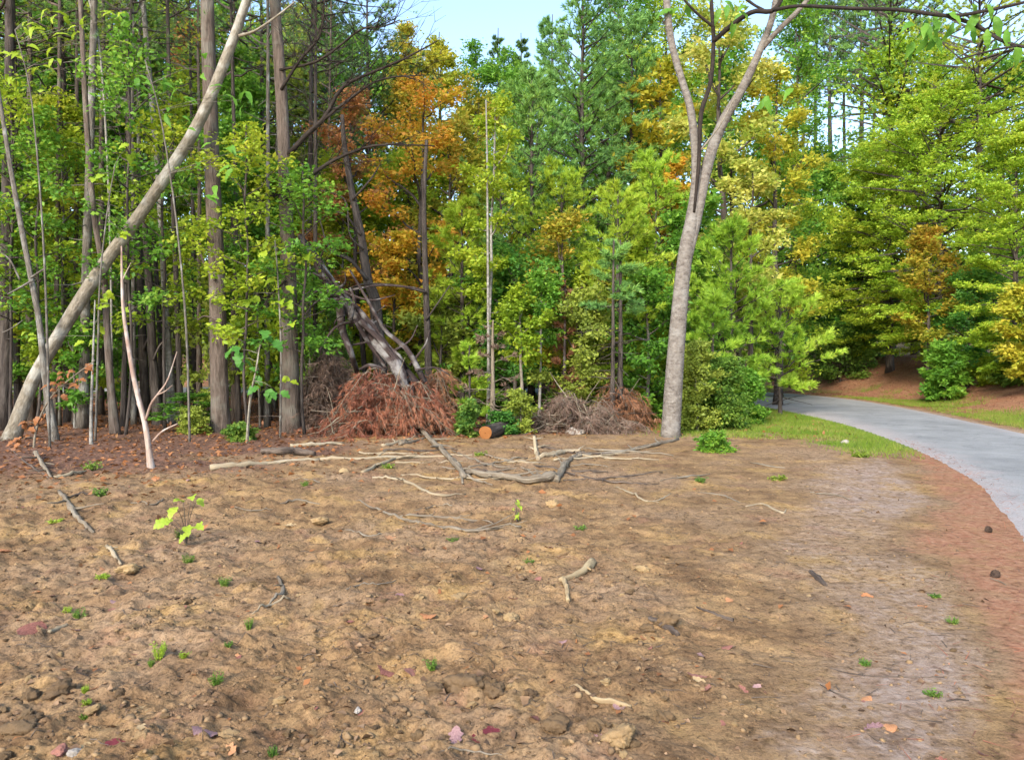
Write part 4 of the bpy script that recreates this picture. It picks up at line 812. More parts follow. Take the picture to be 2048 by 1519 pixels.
for px_, d_, yt, cb_, rp_, lf, lab in ((700, 27, 330, .06, 95, 'leaf_yellowgreen', 'yellow-green tree low behind the dark pine and the slanting trunk'), (900, 27, 260, .08, 110, 'leaf_autumn', 'gold-green tree behind the right half of the orange maple'), (830, 28, 330, .06, 110, 'leaf_yellowgreen', 'yellow-green hardwood low behind the orange maple'), (960, 21.5, 560, .03, 90, 'leaf_green', 'low green thicket tree behind the grey dead skeleton'), (880, 20.5, 600, .04, 80, 'leaf_olive', 'low olive thicket tree right of the rust-red heap'), (1100, 21.5, 600, .03, 95, 'leaf_green', 'low green thicket tree behind the brown brush heap'), (1190, 21, 560, .03, 95, 'leaf_yellowgreen', 'low yellow-green thicket tree behind the thin dark trunk pair'), (1275, 20.5, 480, .05, 85, 'leaf_yellowgreen', 'bright thicket tree left of the forked trunk, between the lime pine and the mid-green tree'), (1380, 22, 420, .06, 90, 'leaf_green', 'green thicket tree directly behind the forked trunk'), (1085, 33, 180, .06, 130, 'leaf_green', 'tall green hardwood between the two feathery pines'), (1240, 34, 110, .06, 130, 'leaf_yellowgreen', 'tall yellow-green hardwood far behind the left limb of the forked tree'), (1370, 34, 150, .06, 120, 'leaf_yellowgreen', 'tall yellow-green hardwood far behind the fork'), (960, 35, 210, .06, 110, 'leaf_autumn', 'gold-tinged hardwood under the open sky gap'), (1560, 33, 300, .04, 120, 'leaf_yellowgreen', 'yellow-green hardwood at the back of the road bend'), (1610, 29.5, 520, .04, 60, 'leaf_dark', 'dark green small tree by the bend of the road')):
    if lab.startswith('dark green small'): continue
    bl('thicket_tree', lab, px_, d_, yt, cb_, rp_, lf, 'bark_dark', dens=1.0, ls=.12)

co('pine_tree', 'airy olive pine whose fine twigs screen the sky right of the dark furrowed pine', 735, 31, -60, .3, 120, 'needle_dark', dens=.8, fill=.75, nl=.2, nw=.014, prof='column')
co('pine_tree', 'airy dark pine behind the bare limbs of the dark furrowed pine', 655, 29, -60, .3, 110, 'needle_dark', dens=.8, fill=.75, nl=.2, nw=.014, prof='column')
bl('hardwood_tree', 'tall green hardwood reaching the top of the picture left of the forked tree', 1225, 37, -60, .1, 130, 'leaf_green', ls=.13, dens=.9)
bl('hardwood_tree', 'tall light green hardwood behind the left limb, reaching the top of the picture', 1335, 38, -40, .1, 120, 'leaf_yellowgreen', ls=.13, dens=.9)
bl('hardwood_tree', 'tall green hardwood behind the right limb of the forked tree', 1590, 40, -20, .1, 110, 'leaf_green', ls=.14, dens=.9)
co('pine_tree', 'feathery green pine just right of the open sky', 1105, 36, 30, .1, 90, 'needle_green', dens=1., nl=.2, nw=.017, prof='column')
bl('hardwood_tree', 'tall yellow-flecked tree against the sky, left edge of the open gap', 872, 37, 60, .25, 60, 'leaf_yellow', ls=.12, dens=.6, prof='column')
bl('hardwood_tree', 'tall gold-green tree behind the orange maple, touching the sky', 810, 38, 50, .2, 75, 'leaf_autumn', ls=.13, dens=.7, prof='column')
bl('hardwood_tree', 'thin green treetop in the lower part of the open sky gap', 950, 40, 105, .2, 80, 'leaf_green', ls=.13, dens=.8, prof='column')
bl('hardwood_tree', 'rounded green treetop right below the open sky gap', 1040, 38, 120, .15, 95, 'leaf_green', ls=.13, dens=.9)
# behind the fork and over the road
bl('hardwood_tree', 'pale yellow tree framed between the limbs of the forked tree', 1450, 24, 25, .35, 115, 'leaf_paleyellow', ls=.125, dens=.62, seed=9)
bl('hardwood_tree', 'golden yellow tree right of the forked tree', 1555, 27, 150, .28, 95, 'leaf_yellow', ls=.12, dens=.75)
bl('hardwood_tree', 'pale yellow-leaved small tree low on the right of the forked trunk', 1500, 22.5, 330, .38, 70, 'leaf_paleyellow', ls=.115, dens=.6)
bl('hardwood_tree', 'dull green hardwood behind the yellow trees right of the fork', 1480, 31, 120, .12, 140, 'leaf_green', ls=.15, dens=1.1)
co('young_pine', 'bright green young white pine just right of the forked trunk', 1462, 20.5, 465, .22, 100, 'needle_bright', dens=1.3, nl=.2, nw=.014, prof='column', el=12, nn=16)
co('young_pine', 'low lime-green white pine with plume-like boughs at the bend of the road', 1560, 22.6, 590, .2, 105, 'needle_bright', dens=1.5, nl=.2, nw=.015, prof='round', el=10, nn=16, seed=3)
co('young_pine', 'small light-green young pine between the fork and the plume-like pine', 1425, 18.8, 590, .12, 50, 'needle_bright', dens=1.1, nl=.18, prof='column')
bl('shrub', 'dense dark-green shrub at the road edge beside the foot of the forked tree', 1438, 17.6, 735, .04, 56, 'leaf_dark', 'bark_dark', ls=.07, dens=2.6, prof='round', r0=.04)
bl('shrub', 'low dark-green bush spilling over the grass toward the road bend', 1488, 19.2, 760, .04, 38, 'leaf_green', 'bark_dark', ls=.07, dens=2.4, r0=.03)
bl('shrub', 'grey-green wispy bush right behind the forked trunk', 1395, 17.2, 700, .05, 45, 'leaf_olive', 'bark_grey', ls=.07, dens=2.4, r0=.03)
SIL = []
for k in range(2):
    gt, gl = conifer(620 + k, 24., .68, 2.4, .8, 5, 24, 14, .26, .04, .26, 'top', 8, .1, stubs=40); SIL.append((gt.mesh('trunk', True), gl.mesh('crown', False, False)))
for k, (px_, d_, top_, w_, lab) in enumerate(((1630, 52, -40, .26, 'leftmost of the dark bare-trunked pines against the sky beyond the road'), (1662, 50, -30, .3, 'stout second dark bare-trunked pine against the sky beyond the road'), (1690, 56, -60, .22, 'thin far third dark bare-trunked pine against the sky beyond the road'), (1722, 52, -20, .34, 'thickest dark bare-trunked pine against the sky beyond the road'), (1745, 58, -50, .24, 'far slim dark pine just right of the thickest bare-trunked one'), (1775, 55, -30, .25, 'dark bare-trunked pine at the right end of the sky gap beyond the road'), (1850, 50, -40, .3, 'dark bare-trunked pine standing behind the layered conifers'), (1608, 60, -30, .24, 'farthest dark bare pine left of the sky gap beyond the road'))):
    bb = base(px_, d_); o = thing('pine_tree', lab, 'tree', bb, 'silhouetted pines beyond the road', k * 1.3); h = top_h(top_, d_, bb[2]) / 24.
    for nm, me, mt in (('trunk', SIL[k % 2][0], 'bark_dark'), ('crown', SIL[k % 2][1], 'needle_dark')):
        c = link(nm, me, o, M[mt]); c.scale = (w_ / .26, w_ / .26, h) if nm == 'trunk' else (1, 1, h)
co('pine_tree', 'big bright-green pine spreading over the top right beyond the road', 1780, 43, -60, .42, 190, 'needle_green', dens=1.2, prof='round', nl=.24, nw=.02, r0=.28, curve=-.05)
co('pine_tree', 'yellow-green pine with wide layered boughs at the top right corner', 1960, 33, -60, .52, 170, 'needle_yellow', dens=1.2, prof='round', nl=.2, nw=.018, r0=.24, curve=-.05)
co('hemlock_tree', 'broad layered yellow-green conifer on the bank beyond the road', 1880, 33, 190, .10, 175, 'leaf_lime', style='flat', dens=1.5, prof='round', curve=-.16, el=6, r0=.2)
co('hemlock_tree', 'olive layered conifer on the bank above the grass patch', 1780, 37, 300, .15, 150, 'leaf_yellowgreen', style='flat', dens=1.4, prof='round', curve=-.16, el=6, r0=.18)
co('hemlock_tree', 'deep green layered conifer at the back of the road bend', 1690, 42, 350, .14, 130, 'leaf_green', style='flat', dens=1.4, prof='round', curve=-.14, el=6, r0=.18)
co('hemlock_tree', 'bright green tree crowding the right edge above the bank', 2030, 27, 270, .08, 105, 'leaf_lime', style='flat', dens=1.5, prof='round', curve=-.12, r0=.14)
co('hemlock_tree', 'dark green layered conifer low on the bank between the road bend and the grass patch', 1720, 40.5, 520, .12, 110, 'leaf_emerald', style='flat', dens=1.6, prof='round', curve=-.14, r0=.1)
bl('hardwood_tree', 'green round-crowned tree high on the bank beyond the road', 1830, 42, 130, .2, 150, 'leaf_lime', ls=.17, dens=1.3)
bl('hardwood_tree', 'green tree behind the layered conifers near the right edge', 1990, 38, 150, .2, 130, 'leaf_green', ls=.16, dens=1.2)
bl('hardwood_tree', 'dusky green tree on the far side of the bend', 1610, 46, 330, .06, 120, 'leaf_green', ls=.18, dens=1.2)
bl('hardwood_tree', 'orange-flushed small tree among the layered conifers on the bank', 1855, 30.5, 470, .3, 70, 'leaf_autumn', ls=.11, dens=.9)
bl('young_tree', 'young tree with yellow leaves at the right edge above the bank', 2058, 24.5, 590, .2, 55, 'leaf_yellow', ls=.12, dens=1.1)
bl('young_tree', 'leafy emerald young tree on the bank above the grass patch', 1935, 29.5, 560, .2, 70, 'leaf_emerald', ls=.12, dens=1.)
bl('young_tree', 'low bright-green seedling tree at the back of the grass patch', 1890, 28.5, 705, .1, 40, 'leaf_green', ls=.13, dens=1.4, r0=.025)
bl('shrub', 'low dark-green shrub sprawling down the reddish bank', 1680, 38.5, 690, .03, 75, 'leaf_dark', ls=.10, dens=3., r0=.03)
bl('shrub', 'yellow-green shrub at the right edge of the bank', 1990, 28.5, 742, .05, 38, 'leaf_yellowgreen', ls=.10, dens=2.6, r0=.03)
bl('shrub', 'green shrub at the foot of the layered conifers near the right edge', 1940, 31, 738, .05, 36, 'leaf_green', ls=.11, dens=2.4, r0=.03)
bl('shrub', 'dark-green shrub below the young tree with yellow leaves at the right edge', 2052, 26.5, 715, .05, 50, 'leaf_dark', ls=.1, dens=2.6, r0=.03)

# understory of the left wood
rg = np.random.default_rng(15)
und = [(40, 19, 300, 'leaf_green'), (120, 18.5, 200, 'leaf_yellowgreen'), (470, 20, 120, 'leaf_green'), (540, 20.5, 330, 'leaf_yellowgreen'), 
       (70, 24, 60, 'leaf_green'), (180, 26, 40, 'leaf_green'), (290, 27, 30, 'leaf_dark'), (400, 26, 120, 'leaf_yellowgreen'), (520, 27, 90, 'leaf_green'), (610, 28, 120, 'leaf_olive'), (680, 26, 330, 'leaf_yellowgreen'), (20, 30, 0, 'leaf_green'), (110, 32, -60, 'leaf_yellowgreen'), (140, 36, -40, 'leaf_green'), (230, 31, -40, 'leaf_green'), (340, 34, 0, 'leaf_yellowgreen'), (460, 35, 20, 'leaf_green'), (580, 36, 30, 'leaf_olive'), (690, 38, 70, 'leaf_green'), (-60, 20, 150, 'leaf_green'), (-40, 27, 50, 'leaf_dark'),
       (400, 40, 30, 'leaf_green'), (60, 42, 20, 'leaf_yellowgreen'), (280, 42, 60, 'leaf_green'), (520, 42, 60, 'leaf_green'), (640, 42, 40, 'leaf_dark'), (750, 38, 100, 'leaf_green')]
PROTO = []
for k in range(7):                                                 # seven trees of unit height and spread, then copies of them
    gt, gl = broadleaf(500 + k, 9., [.2, .15, .24, .12, .15, .1, .2][k], 1.5, 32, 9, 44, .125, .05, 'column', 8, 55, .05, flat=.95)
    PROTO.append((gt.mesh('trunk', True), gl.mesh('crown', False, False)))
SAP = []
for k in range(4):
    gt, gl = broadleaf(540 + k, 2.5, .2, .75, 13, 7, 26, .105, .022, 'column', 8, 55, .05, flat=.9); SAP.append((gt.mesh('trunk', True), gl.mesh('crown', False, False)))
def from_proto(pr, H0, R0, name, label, px, d, ytop, rpx, leaf, bark, group, rz):
    bb = base(px, d); o = thing(name, label, 'tree', bb, group, rz); h = top_h(ytop, d, bb[2]) / H0; r = rpx * d / F / R0
    for nm, me, mt in (('trunk', pr[0], bark), ('crown', pr[1], leaf)):
        c = link(nm, me, o, M[mt]); c.material_slots[0].link = 'OBJECT'; c.material_slots[0].material = M[mt]; c.scale = (r, r, h)
    return o
gt, gl = broadleaf(590, 7., .3, 1.2, 22, 6, 22, .105, .03, 'column', 8, 55, .05, flat=.95); SPARSE = (gt.mesh('trunk', True), gl.mesh('crown', False, False))
for k, (px_, d_, y_, lf, lab) in enumerate(((70, 17.0, 230, 'leaf_green', 'thin leafy young tree behind the foot of the slim bent grey stem'), (330, 17.0, 200, 'leaf_yellowgreen', 'thin leafy young tree between the white bare sapling and the stout straight pine'), (500, 15.8, 250, 'leaf_yellowgreen', 'thin leafy young tree right of the stout straight pine'), (610, 16.2, 330, 'leaf_green', 'thin leafy young tree right of the dark furrowed pine'), (20, 17.2, 150, 'leaf_yellowgreen', 'thin leafy young tree at the left edge of the wood'), (250, 16.2, 60, 'leaf_green', 'tall thin leafy young tree behind the white bare sapling'))):
    from_proto(SPARSE, 7., 1.2, 'young_tree', lab, px_, d_, y_, 120, lf, 'bark_dark', None, k * 1.1)
for k, (px_, d_, y_, lf) in enumerate(und):
    from_proto(PROTO[k % 7], 9., 1.5, 'understory_tree', where({'leaf_green': 'green-leaved', 'leaf_yellowgreen': 'yellow-green', 'leaf_dark': 'dark-leaved', 'leaf_olive': 'olive-leaved'}[lf] + ' understory tree', px_, d_),
       px_, d_, y_, rg.uniform(95, 130), lf, ['bark_dark', 'bark_grey', 'bark_brown'][k % 3], 'understory trees of the left wood: ' + lf.split('_')[1], rg.uniform(0, 6.28))
und2 = [(150, 17.6, 640, 'leaf_green'), (380, 17.2, 790, 'leaf_green'), (420, 18.5, 560, 'leaf_olive'), (520, 18, 520, 'leaf_yellowgreen'), (620, 18.6, 520, 'leaf_green'), (660, 19, 610, 'leaf_dark'), (250, 20, 560, 'leaf_green'), (470, 22, 640, 'leaf_dark'), (90, 22, 600, 'leaf_dark'), (340, 24, 620, 'leaf_olive'), (200, 24, 660, 'leaf_dark'), (550, 24, 640, 'leaf_olive'), (20, 23, 680, 'leaf_dark')]
for k, (px_, d_, y_, lf) in enumerate(und2):
    from_proto(SAP[k % 4], 2.5, .75, 'understory_sapling', where({'leaf_green': 'low green', 'leaf_yellowgreen': 'low yellow-green', 'leaf_dark': 'low dark-leaved', 'leaf_olive': 'low olive'}[lf] + ' sapling', px_, d_), px_, d_, y_, rg.uniform(50, 75), lf, 'bark_grey', 'saplings on the floor of the left wood: ' + lf.split('_')[1], rg.uniform(0, 6.28))
bl('maple_tree', 'rust-brown leaved small tree high among the far trunks left of the stout straight pine', 385, 30, 40, .78, 40, 'leaf_red', dens=1.5, ls=.15)
# saplings with big leaves close to the edge of the left wood: each leaf a part
def leafy_sapling(label, stempts, d, spots, mat, size, bark='bark_grey', wpx=(5, 2), meshes=None, seed=0):
    b_, P = pixel_trunk(stempts, d, 18); o = thing('leafy_sapling', label, 'sapling', b_)
    g = Geo(); tube(g, P, np.linspace(wpx[0], wpx[1], 18) * d / F * .5, 7, .04); link('stem', g.mesh('stem', True), o, M[bark])
    rng = np.random.default_rng(seed)
    for (px, py, n_) in spots:
        tgt = W(px, py, d) - b_; near_ = P[np.argmin(np.linalg.norm(P - tgt, axis=1))]
        g = Geo(); tube(g, spline([near_, (near_ + tgt) / 2 + [0, 0, .04], tgt], 6), np.linspace(.006, .003, 6), 5); link('twig', g.mesh('twig', True), o, M[bark])
        for k in range(n_):
            f = nrm(np.array([rng.normal(0, .7), rng.normal(-.2, .5), -.35 + rng.normal(0, .25)]))
            lo = link('leaf', (meshes or LEAF_BROAD)[k % 3], o, M[mat]); orient(lo, f, nrm(np.array([rng.normal(0, .35), -.55, .8])), tgt + rng.normal(0, .35 * size, 3), size * rng.uniform(.7, 1.2))
    return o
leafy_sapling('sapling with broad bright-green leaves between the two big pines', [(492, 870), (500, 800), (512, 740), (520, 690)], 14.6, [(480, 715, 4), (520, 680, 3), (545, 670, 3), (500, 745, 2), (545, 775, 3), (520, 770, 2), (470, 700, 2)], 'leaf_emerald', .26, 'bark_pale', seed=1)
leafy_sapling('sapling with large lime leaves against the dark pine trunk', [(560, 866), (562, 700), (556, 560), (550, 480)], 15.6, [(565, 605, 3), (540, 610, 3), (575, 760, 2), (515, 520, 4), (540, 500, 3), (490, 590, 2), (570, 655, 2), (600, 500, 4), (555, 560, 3)], 'leaf_yellowgreen', .26, seed=2)
leafy_sapling('sapling with yellow-green leaves in front of the leaning tree', [(190, 872), (196, 700), (200, 560), (215, 420), (230, 330)], 14.6, [(200, 600, 3), (215, 590, 3), (190, 650, 2), (235, 615, 2), (240, 460, 3), (180, 690, 2), (60, 680, 3), (200, 350, 3), (250, 300, 3)], 'leaf_yellowgreen', .2, seed=3)
leafy_sapling('tall sapling with drooping green leaves across the stout straight pine and the leaning tree', [(380, 868), (372, 650), (350, 420), (320, 230), (290, 120)], 14.8, [(290, 170, 4), (330, 160, 4), (370, 180, 4), (270, 150, 3), (400, 130, 3), (420, 390, 3), (455, 190, 4), (480, 200, 3), (330, 230, 3), (350, 250, 2), (430, 300, 3), (490, 300, 3), (400, 330, 3), (460, 330, 3)], 'leaf_green', .3, meshes=LEAF_LONG, seed=4)
leafy_sapling('tall sapling with big limp leaves in the top left corner', [(100, 866), (92, 600), (80, 380), (60, 180), (30, 60)], 13.6, [(60, 40, 4), (90, 60, 4), (50, 90, 4), (105, 20, 3), (20, 110, 3), (140, 30, 4), (160, 45, 3), (220, 40, 3), (30, 150, 4), (80, 130, 3), (120, 110, 3), (215, 80, 3)], 'leaf_yellowgreen', .28, meshes=LEAF_LONG, seed=5)
leafy_sapling('bare sapling hung with curled rust-brown leaves at the foot of the leaning tree', [(66, 905), (72, 860), (92, 810), (125, 770), (190, 720)], 13.8, [(48, 845, 4), (60, 860, 3), (85, 830, 3), (120, 765, 5), (150, 760, 5), (170, 735, 5), (135, 745, 4), (120, 790, 3), (40, 880, 4), (30, 895, 4)], 'leaf_brown', .15, 'dead_wood', seed=6)

# far wood closing the view between the trunks: one mass
rng = np.random.default_rng(77); g = Geo(); NC = 1400
cx_ = rng.uniform(-75, 75, NC); cy_ = rng.uniform(50, 85, NC); lim = 14 + 5 * vnoise(cx_ * .12, cx_ * 0, 3) + 2 * vnoise(cx_ * .5, cx_ * 0, 8)
cx_ = cx_ * cy_ / 55
cz_ = rng.uniform(0, 1, NC) ** .8 * lim; cr = rng.uniform(1.0, 2.4, NC)
k = np.repeat(np.arange(NC), 100); dv = nrm(rng.normal(size=(len(k), 3))) * rng.uniform(.3, 1, (len(k), 1)) ** .6 * cr[k][:, None] * np.array([1, 1, .65])
pp = np.column_stack([cx_, cy_, cz_])[k] + dv
hd = rng.normal(size=(len(k), 3)); l = rng.uniform(.22, .42, len(k))
leaves(g, pp, nrm(hd * np.array([1, 1, .4])), nrm(UP + rng.normal(0, .9, (len(k), 3))), l * 1.15, l * .95, single=True)
o = link('distant_woods', g.mesh('distant_woods', False, False), None, M['leaf_yellowgreen']); o['kind'] = 'stuff'

# ---------------------------------------------------------------- grass and litter (nobody could count it)
def scatter_xy(n, box, test, rng):
    x0, x1, y0, y1 = box; out = []
    tot = 0
    while tot < n:
        x = rng.uniform(x0, x1, n); y = rng.uniform(y0, y1, n); m_ = test(x, y, rng); out.append(np.stack([x, y], -1)[m_]); tot += m_.sum()
        if len(out) > 60: break
    return np.vstack(out)[:n]
def soil_grass(x, y):
    d, s = road_dist(x, y); nz_ = fbm(x * .9, y * .9, 4, 71); nz2_ = fbm(x * .45, y * .45, 3, 81)
    left = smooth(1.7, .6, d + nz_ * .8) * smooth(12.0, 14.0, y) + smooth(2.2, 3.6, x + nz_) * smooth(15.3, 16.6, y + nz_) * smooth(6, 3, d)
    right = smooth(.15, .5, d) * smooth(3.2, 1.9, d + nz_) * smooth(.0, .3, nz2_ + .25)
    return np.clip(np.where(s < 0, left, right), 0, 1) * (d > .05)
rng = np.random.default_rng(21)
xy = scatter_xy(48000, (2, 20, 11.5, 36), lambda x, y, r: r.uniform(size=len(x)) < soil_grass(x, y) * .8, rng)
g = Geo(); z = height(xy[:, 0], xy[:, 1]); pt = np.column_stack([xy, z - .01])
needles(g, pt, nrm(UP + rng.normal(0, .35, (len(pt), 3))), 2, .10, .010, .35, rng)
o = link('grass', g.mesh('grass', False, False), None, M['grass']); o['kind'] = 'stuff'
# leaf litter on the floor of the wood and along the edge of the clearing
xy = scatter_xy(24000, (-17, 9, 2.8, 34), lambda x, y, r: r.uniform(size=len(x)) < np.clip(.09 * smooth(4.5, 0, x) * smooth(13, 5, y) + smooth(-1.2, .8, y - edge_y(x)) * .5 + smooth(1.0, -4.5, x + (14 - y) * .5) * smooth(7, 12, y), 0, 1) * (road_dist(x, y)[0] > .4), rng)
g = Geo(); n = len(xy); pt = np.column_stack([xy, height(xy[:, 0], xy[:, 1]) + .012])
hd = rng.normal(size=(n, 3)); hd[:, 2] *= .25; l = rng.uniform(.05, .12, n) * np.clip(xy[:, 1] / 9, .35, 1)
leaves(g, pt, nrm(hd), nrm(UP + rng.normal(0, .4, (n, 3))), l, l * .65)
o = link('leaf_litter', g.mesh('leaf_litter', False, False), None, M['leaf_brown']); o['kind'] = 'stuff'
# rust pine straw on the bank and the road shoulder
xy = scatter_xy(42000, (1, 24, 3.0, 44), lambda x, y, r: (lambda ds: r.uniform(size=len(x)) < np.where(ds[1] > 0, smooth(.1, .5, ds[0]) * smooth(10, 4, ds[0]), smooth(.9, .1, ds[0]) * smooth(17, 12, y)) * (ds[0] > -.35))(road_dist(x, y)), rng)
g = Geo(); n = len(xy); pt = np.column_stack([xy, np.maximum(height(xy[:, 0], xy[:, 1]), np.where(road_dist(xy[:, 0], xy[:, 1])[0] < 0, .045, -9)) + .008])
hd = rng.normal(size=(n, 3)); hd[:, 2] *= .2
far_ = (1 + np.clip(xy[:, 1] - 8, 0, 30) * .12)
dd = nrm(hd); sdv = nrm(np.cross(dd, UP + rng.normal(0, .3, (n, 3))))
L_ = (.10 * far_ ** .4)[:, None]; w_ = (.0025 * far_)[:, None]
v = np.stack([pt - sdv * w_, pt + sdv * w_, pt + dd * L_], 1).reshape(-1, 3); g.add(v, None, np.arange(n * 3).reshape(-1, 3))
o = link('pine_straw', g.mesh('pine_straw', False, False), None, M['needle_rust']); o['kind'] = 'stuff'
# crumbs of earth, in with the dirt
def pebble(rng, sub=1):
    """lumpy stone on a squashed icosahedron; 20 or 80 faces"""
    t_ = (1 + 5 ** .5) / 2
    v = nrm(np.array([(-1, t_, 0), (1, t_, 0), (-1, -t_, 0), (1, -t_, 0), (0, -1, t_), (0, 1, t_), (0, -1, -t_), (0, 1, -t_), (t_, 0, -1), (t_, 0, 1), (-t_, 0, -1), (-t_, 0, 1)]))
    f = np.array([(0, 11, 5), (0, 5, 1), (0, 1, 7), (0, 7, 10), (0, 10, 11), (1, 5, 9), (5, 11, 4), (11, 10, 2), (10, 7, 6), (7, 1, 8), (3, 9, 4), (3, 4, 2), (3, 2, 6), (3, 6, 8), (3, 8, 9), (4, 9, 5), (2, 4, 11), (6, 2, 10), (8, 6, 7), (9, 8, 1)])
    for _ in range(sub):
        V = list(map(tuple, v)); mid = {}; F2 = []
        def mp(a, c):
            k_ = (min(a, c), max(a, c))
            if k_ not in mid: mid[k_] = len(V); V.append(tuple(nrm(np.array(V[a]) + np.array(V[c]))))
            return mid[k_]
        for a, c, e in f:
            x, y_, w = mp(a, c), mp(c, e), mp(e, a); F2 += [(a, x, w), (c, y_, x), (e, w, y_), (x, y_, w)]
        v, f = np.array(V), np.array(F2)
    ph = rng.uniform(0, 9, 3)
    r_ = 1 + .22 * np.sin(v @ rng.normal(0, 2.2, 3) + ph[0]) + .14 * np.sin(v @ rng.normal(0, 4.5, 3) + ph[1]) + rng.normal(0, .07, len(v))
    return v * r_[:, None], f
OCT = np.array([(1, 0, 0), (-1, 0, 0), (0, 1, 0), (0, -1, 0), (0, 0, 1), (0, 0, -1.)]); OF = np.array([(0, 2, 4), (2, 1, 4), (1, 3, 4), (3, 0, 4), (2, 0, 5), (1, 2, 5), (3, 1, 5), (0, 3, 5)])
PB = [(OCT * rng.uniform(.6, 1.3, (6, 1)) + rng.normal(0, .15, (6, 3)), OF) if k < 5 else pebble(rng, 0) for k in range(10)]
def dens(x, y): return smooth(2.6, -.8, x - (y - 3) * .15) * .8 + .2
xy = scatter_xy(10000, (-7, 5, 2.6, 13), lambda x, y, r: (r.uniform(size=len(x)) < dens(x, y) * np.clip(3.2 / y, .1, 1) * (.25 + .75 * smooth(-.1, .3, fbm(x * 1.3, y * 1.3, 3, 33)))) & (np.abs(x) < y * .75 + .6) & (road_dist(x, y)[0] > .3), rng)
g = Geo(); zz = height(xy[:, 0], xy[:, 1])
for k in range(10):
    s_ = np.arange(len(xy)) % 10 == k; q_ = xy[s_]; nk = len(q_); v, f = PB[k]
    sc = (.0035 + .017 * rng.uniform(0, 1, nk) ** 4)[:, None, None] * rng.uniform(.7, 1.3, (nk, 1, 3)) * np.array([1.1, 1.1, .75])
    a = rng.uniform(0, 6.28, nk); ca_, sa_ = np.cos(a), np.sin(a)
    vv = v[None] * sc; vx = vv[..., 0] * ca_[:, None] - vv[..., 1] * sa_[:, None]; vy = vv[..., 0] * sa_[:, None] + vv[..., 1] * ca_[:, None]
    vv = np.stack([vx, vy, vv[..., 2]], -1) + np.column_stack([q_, zz[s_] + .002])[:, None, :]
    g.add(vv.reshape(-1, 3), None, (f[None] + (np.arange(nk) * len(v))[:, None, None]).reshape(-1, 3))
o = link('dirt_crumbs', g.mesh('dirt_crumbs', True, False), None, M['clod']); o['kind'] = 'stuff'
xy = scatter_xy(7500, (-8, 5, 2.6, 15), lambda x, y, r: (r.uniform(size=len(x)) < np.clip((4.2 / y) ** 1.5, .05, 1) * (.2 + .8 * smooth(1.6, -.6, x)) * (.25 + .75 * smooth(-.15, .3, fbm(x * 1.1, y * 1.1, 3, 37)))) & (np.abs(x) < y * .75 + .6) & (road_dist(x, y)[0] > .2), rng)
n = len(xy); g = Geo(); pt = np.column_stack([xy, height(xy[:, 0], xy[:, 1]) + .003]); hd = rng.normal(size=(n, 3)); hd[:, 2] = rng.uniform(-.05, .45, n); l = .008 + .045 * rng.uniform(0, 1, n) ** 3.5
leaves(g, pt, nrm(hd), nrm(UP + rng.normal(0, .5, (n, 3))), l, l * rng.uniform(.35, 1.0, n), .2)
o = link('bark_chips', g.mesh('bark_chips', False, False), None, M['chip']); o['kind'] = 'stuff'
# shreds of bark and twig
xy = scatter_xy(1700, (-8, 5, 2.7, 15), lambda x, y, r: (r.uniform(size=len(x)) < np.clip(4 / y, .15, 1)) & (np.abs(x) < y * .75 + .6) & (road_dist(x, y)[0] > .4), rng)
n = len(xy); g = Geo(); a = rng.normal(0, .7, n) + np.where(rng.uniform(size=n) < .25, 1.5, 0); L_ = .02 + .13 * rng.uniform(0, 1, n) ** 2.5
K_ = 4; s_ = np.linspace(-.5, .5, K_); PX = xy[:, 0:1] + np.cos(a)[:, None] * L_[:, None] * s_; PY = xy[:, 1:2] + np.sin(a)[:, None] * L_[:, None] * s_ + rng.normal(0, .004, (n, K_))
PZ = height(PX, PY) + .003 + rng.uniform(0, .004, (n, 1))
thin_tubes(g, np.stack([PX, PY, PZ], -1), rng.uniform(.0012, .0035, n), rng.uniform(.0006, .0016, n))
o = link('twig_litter', g.mesh('twig_litter', True), None, M['dead_wood_dark']); o['kind'] = 'stuff'

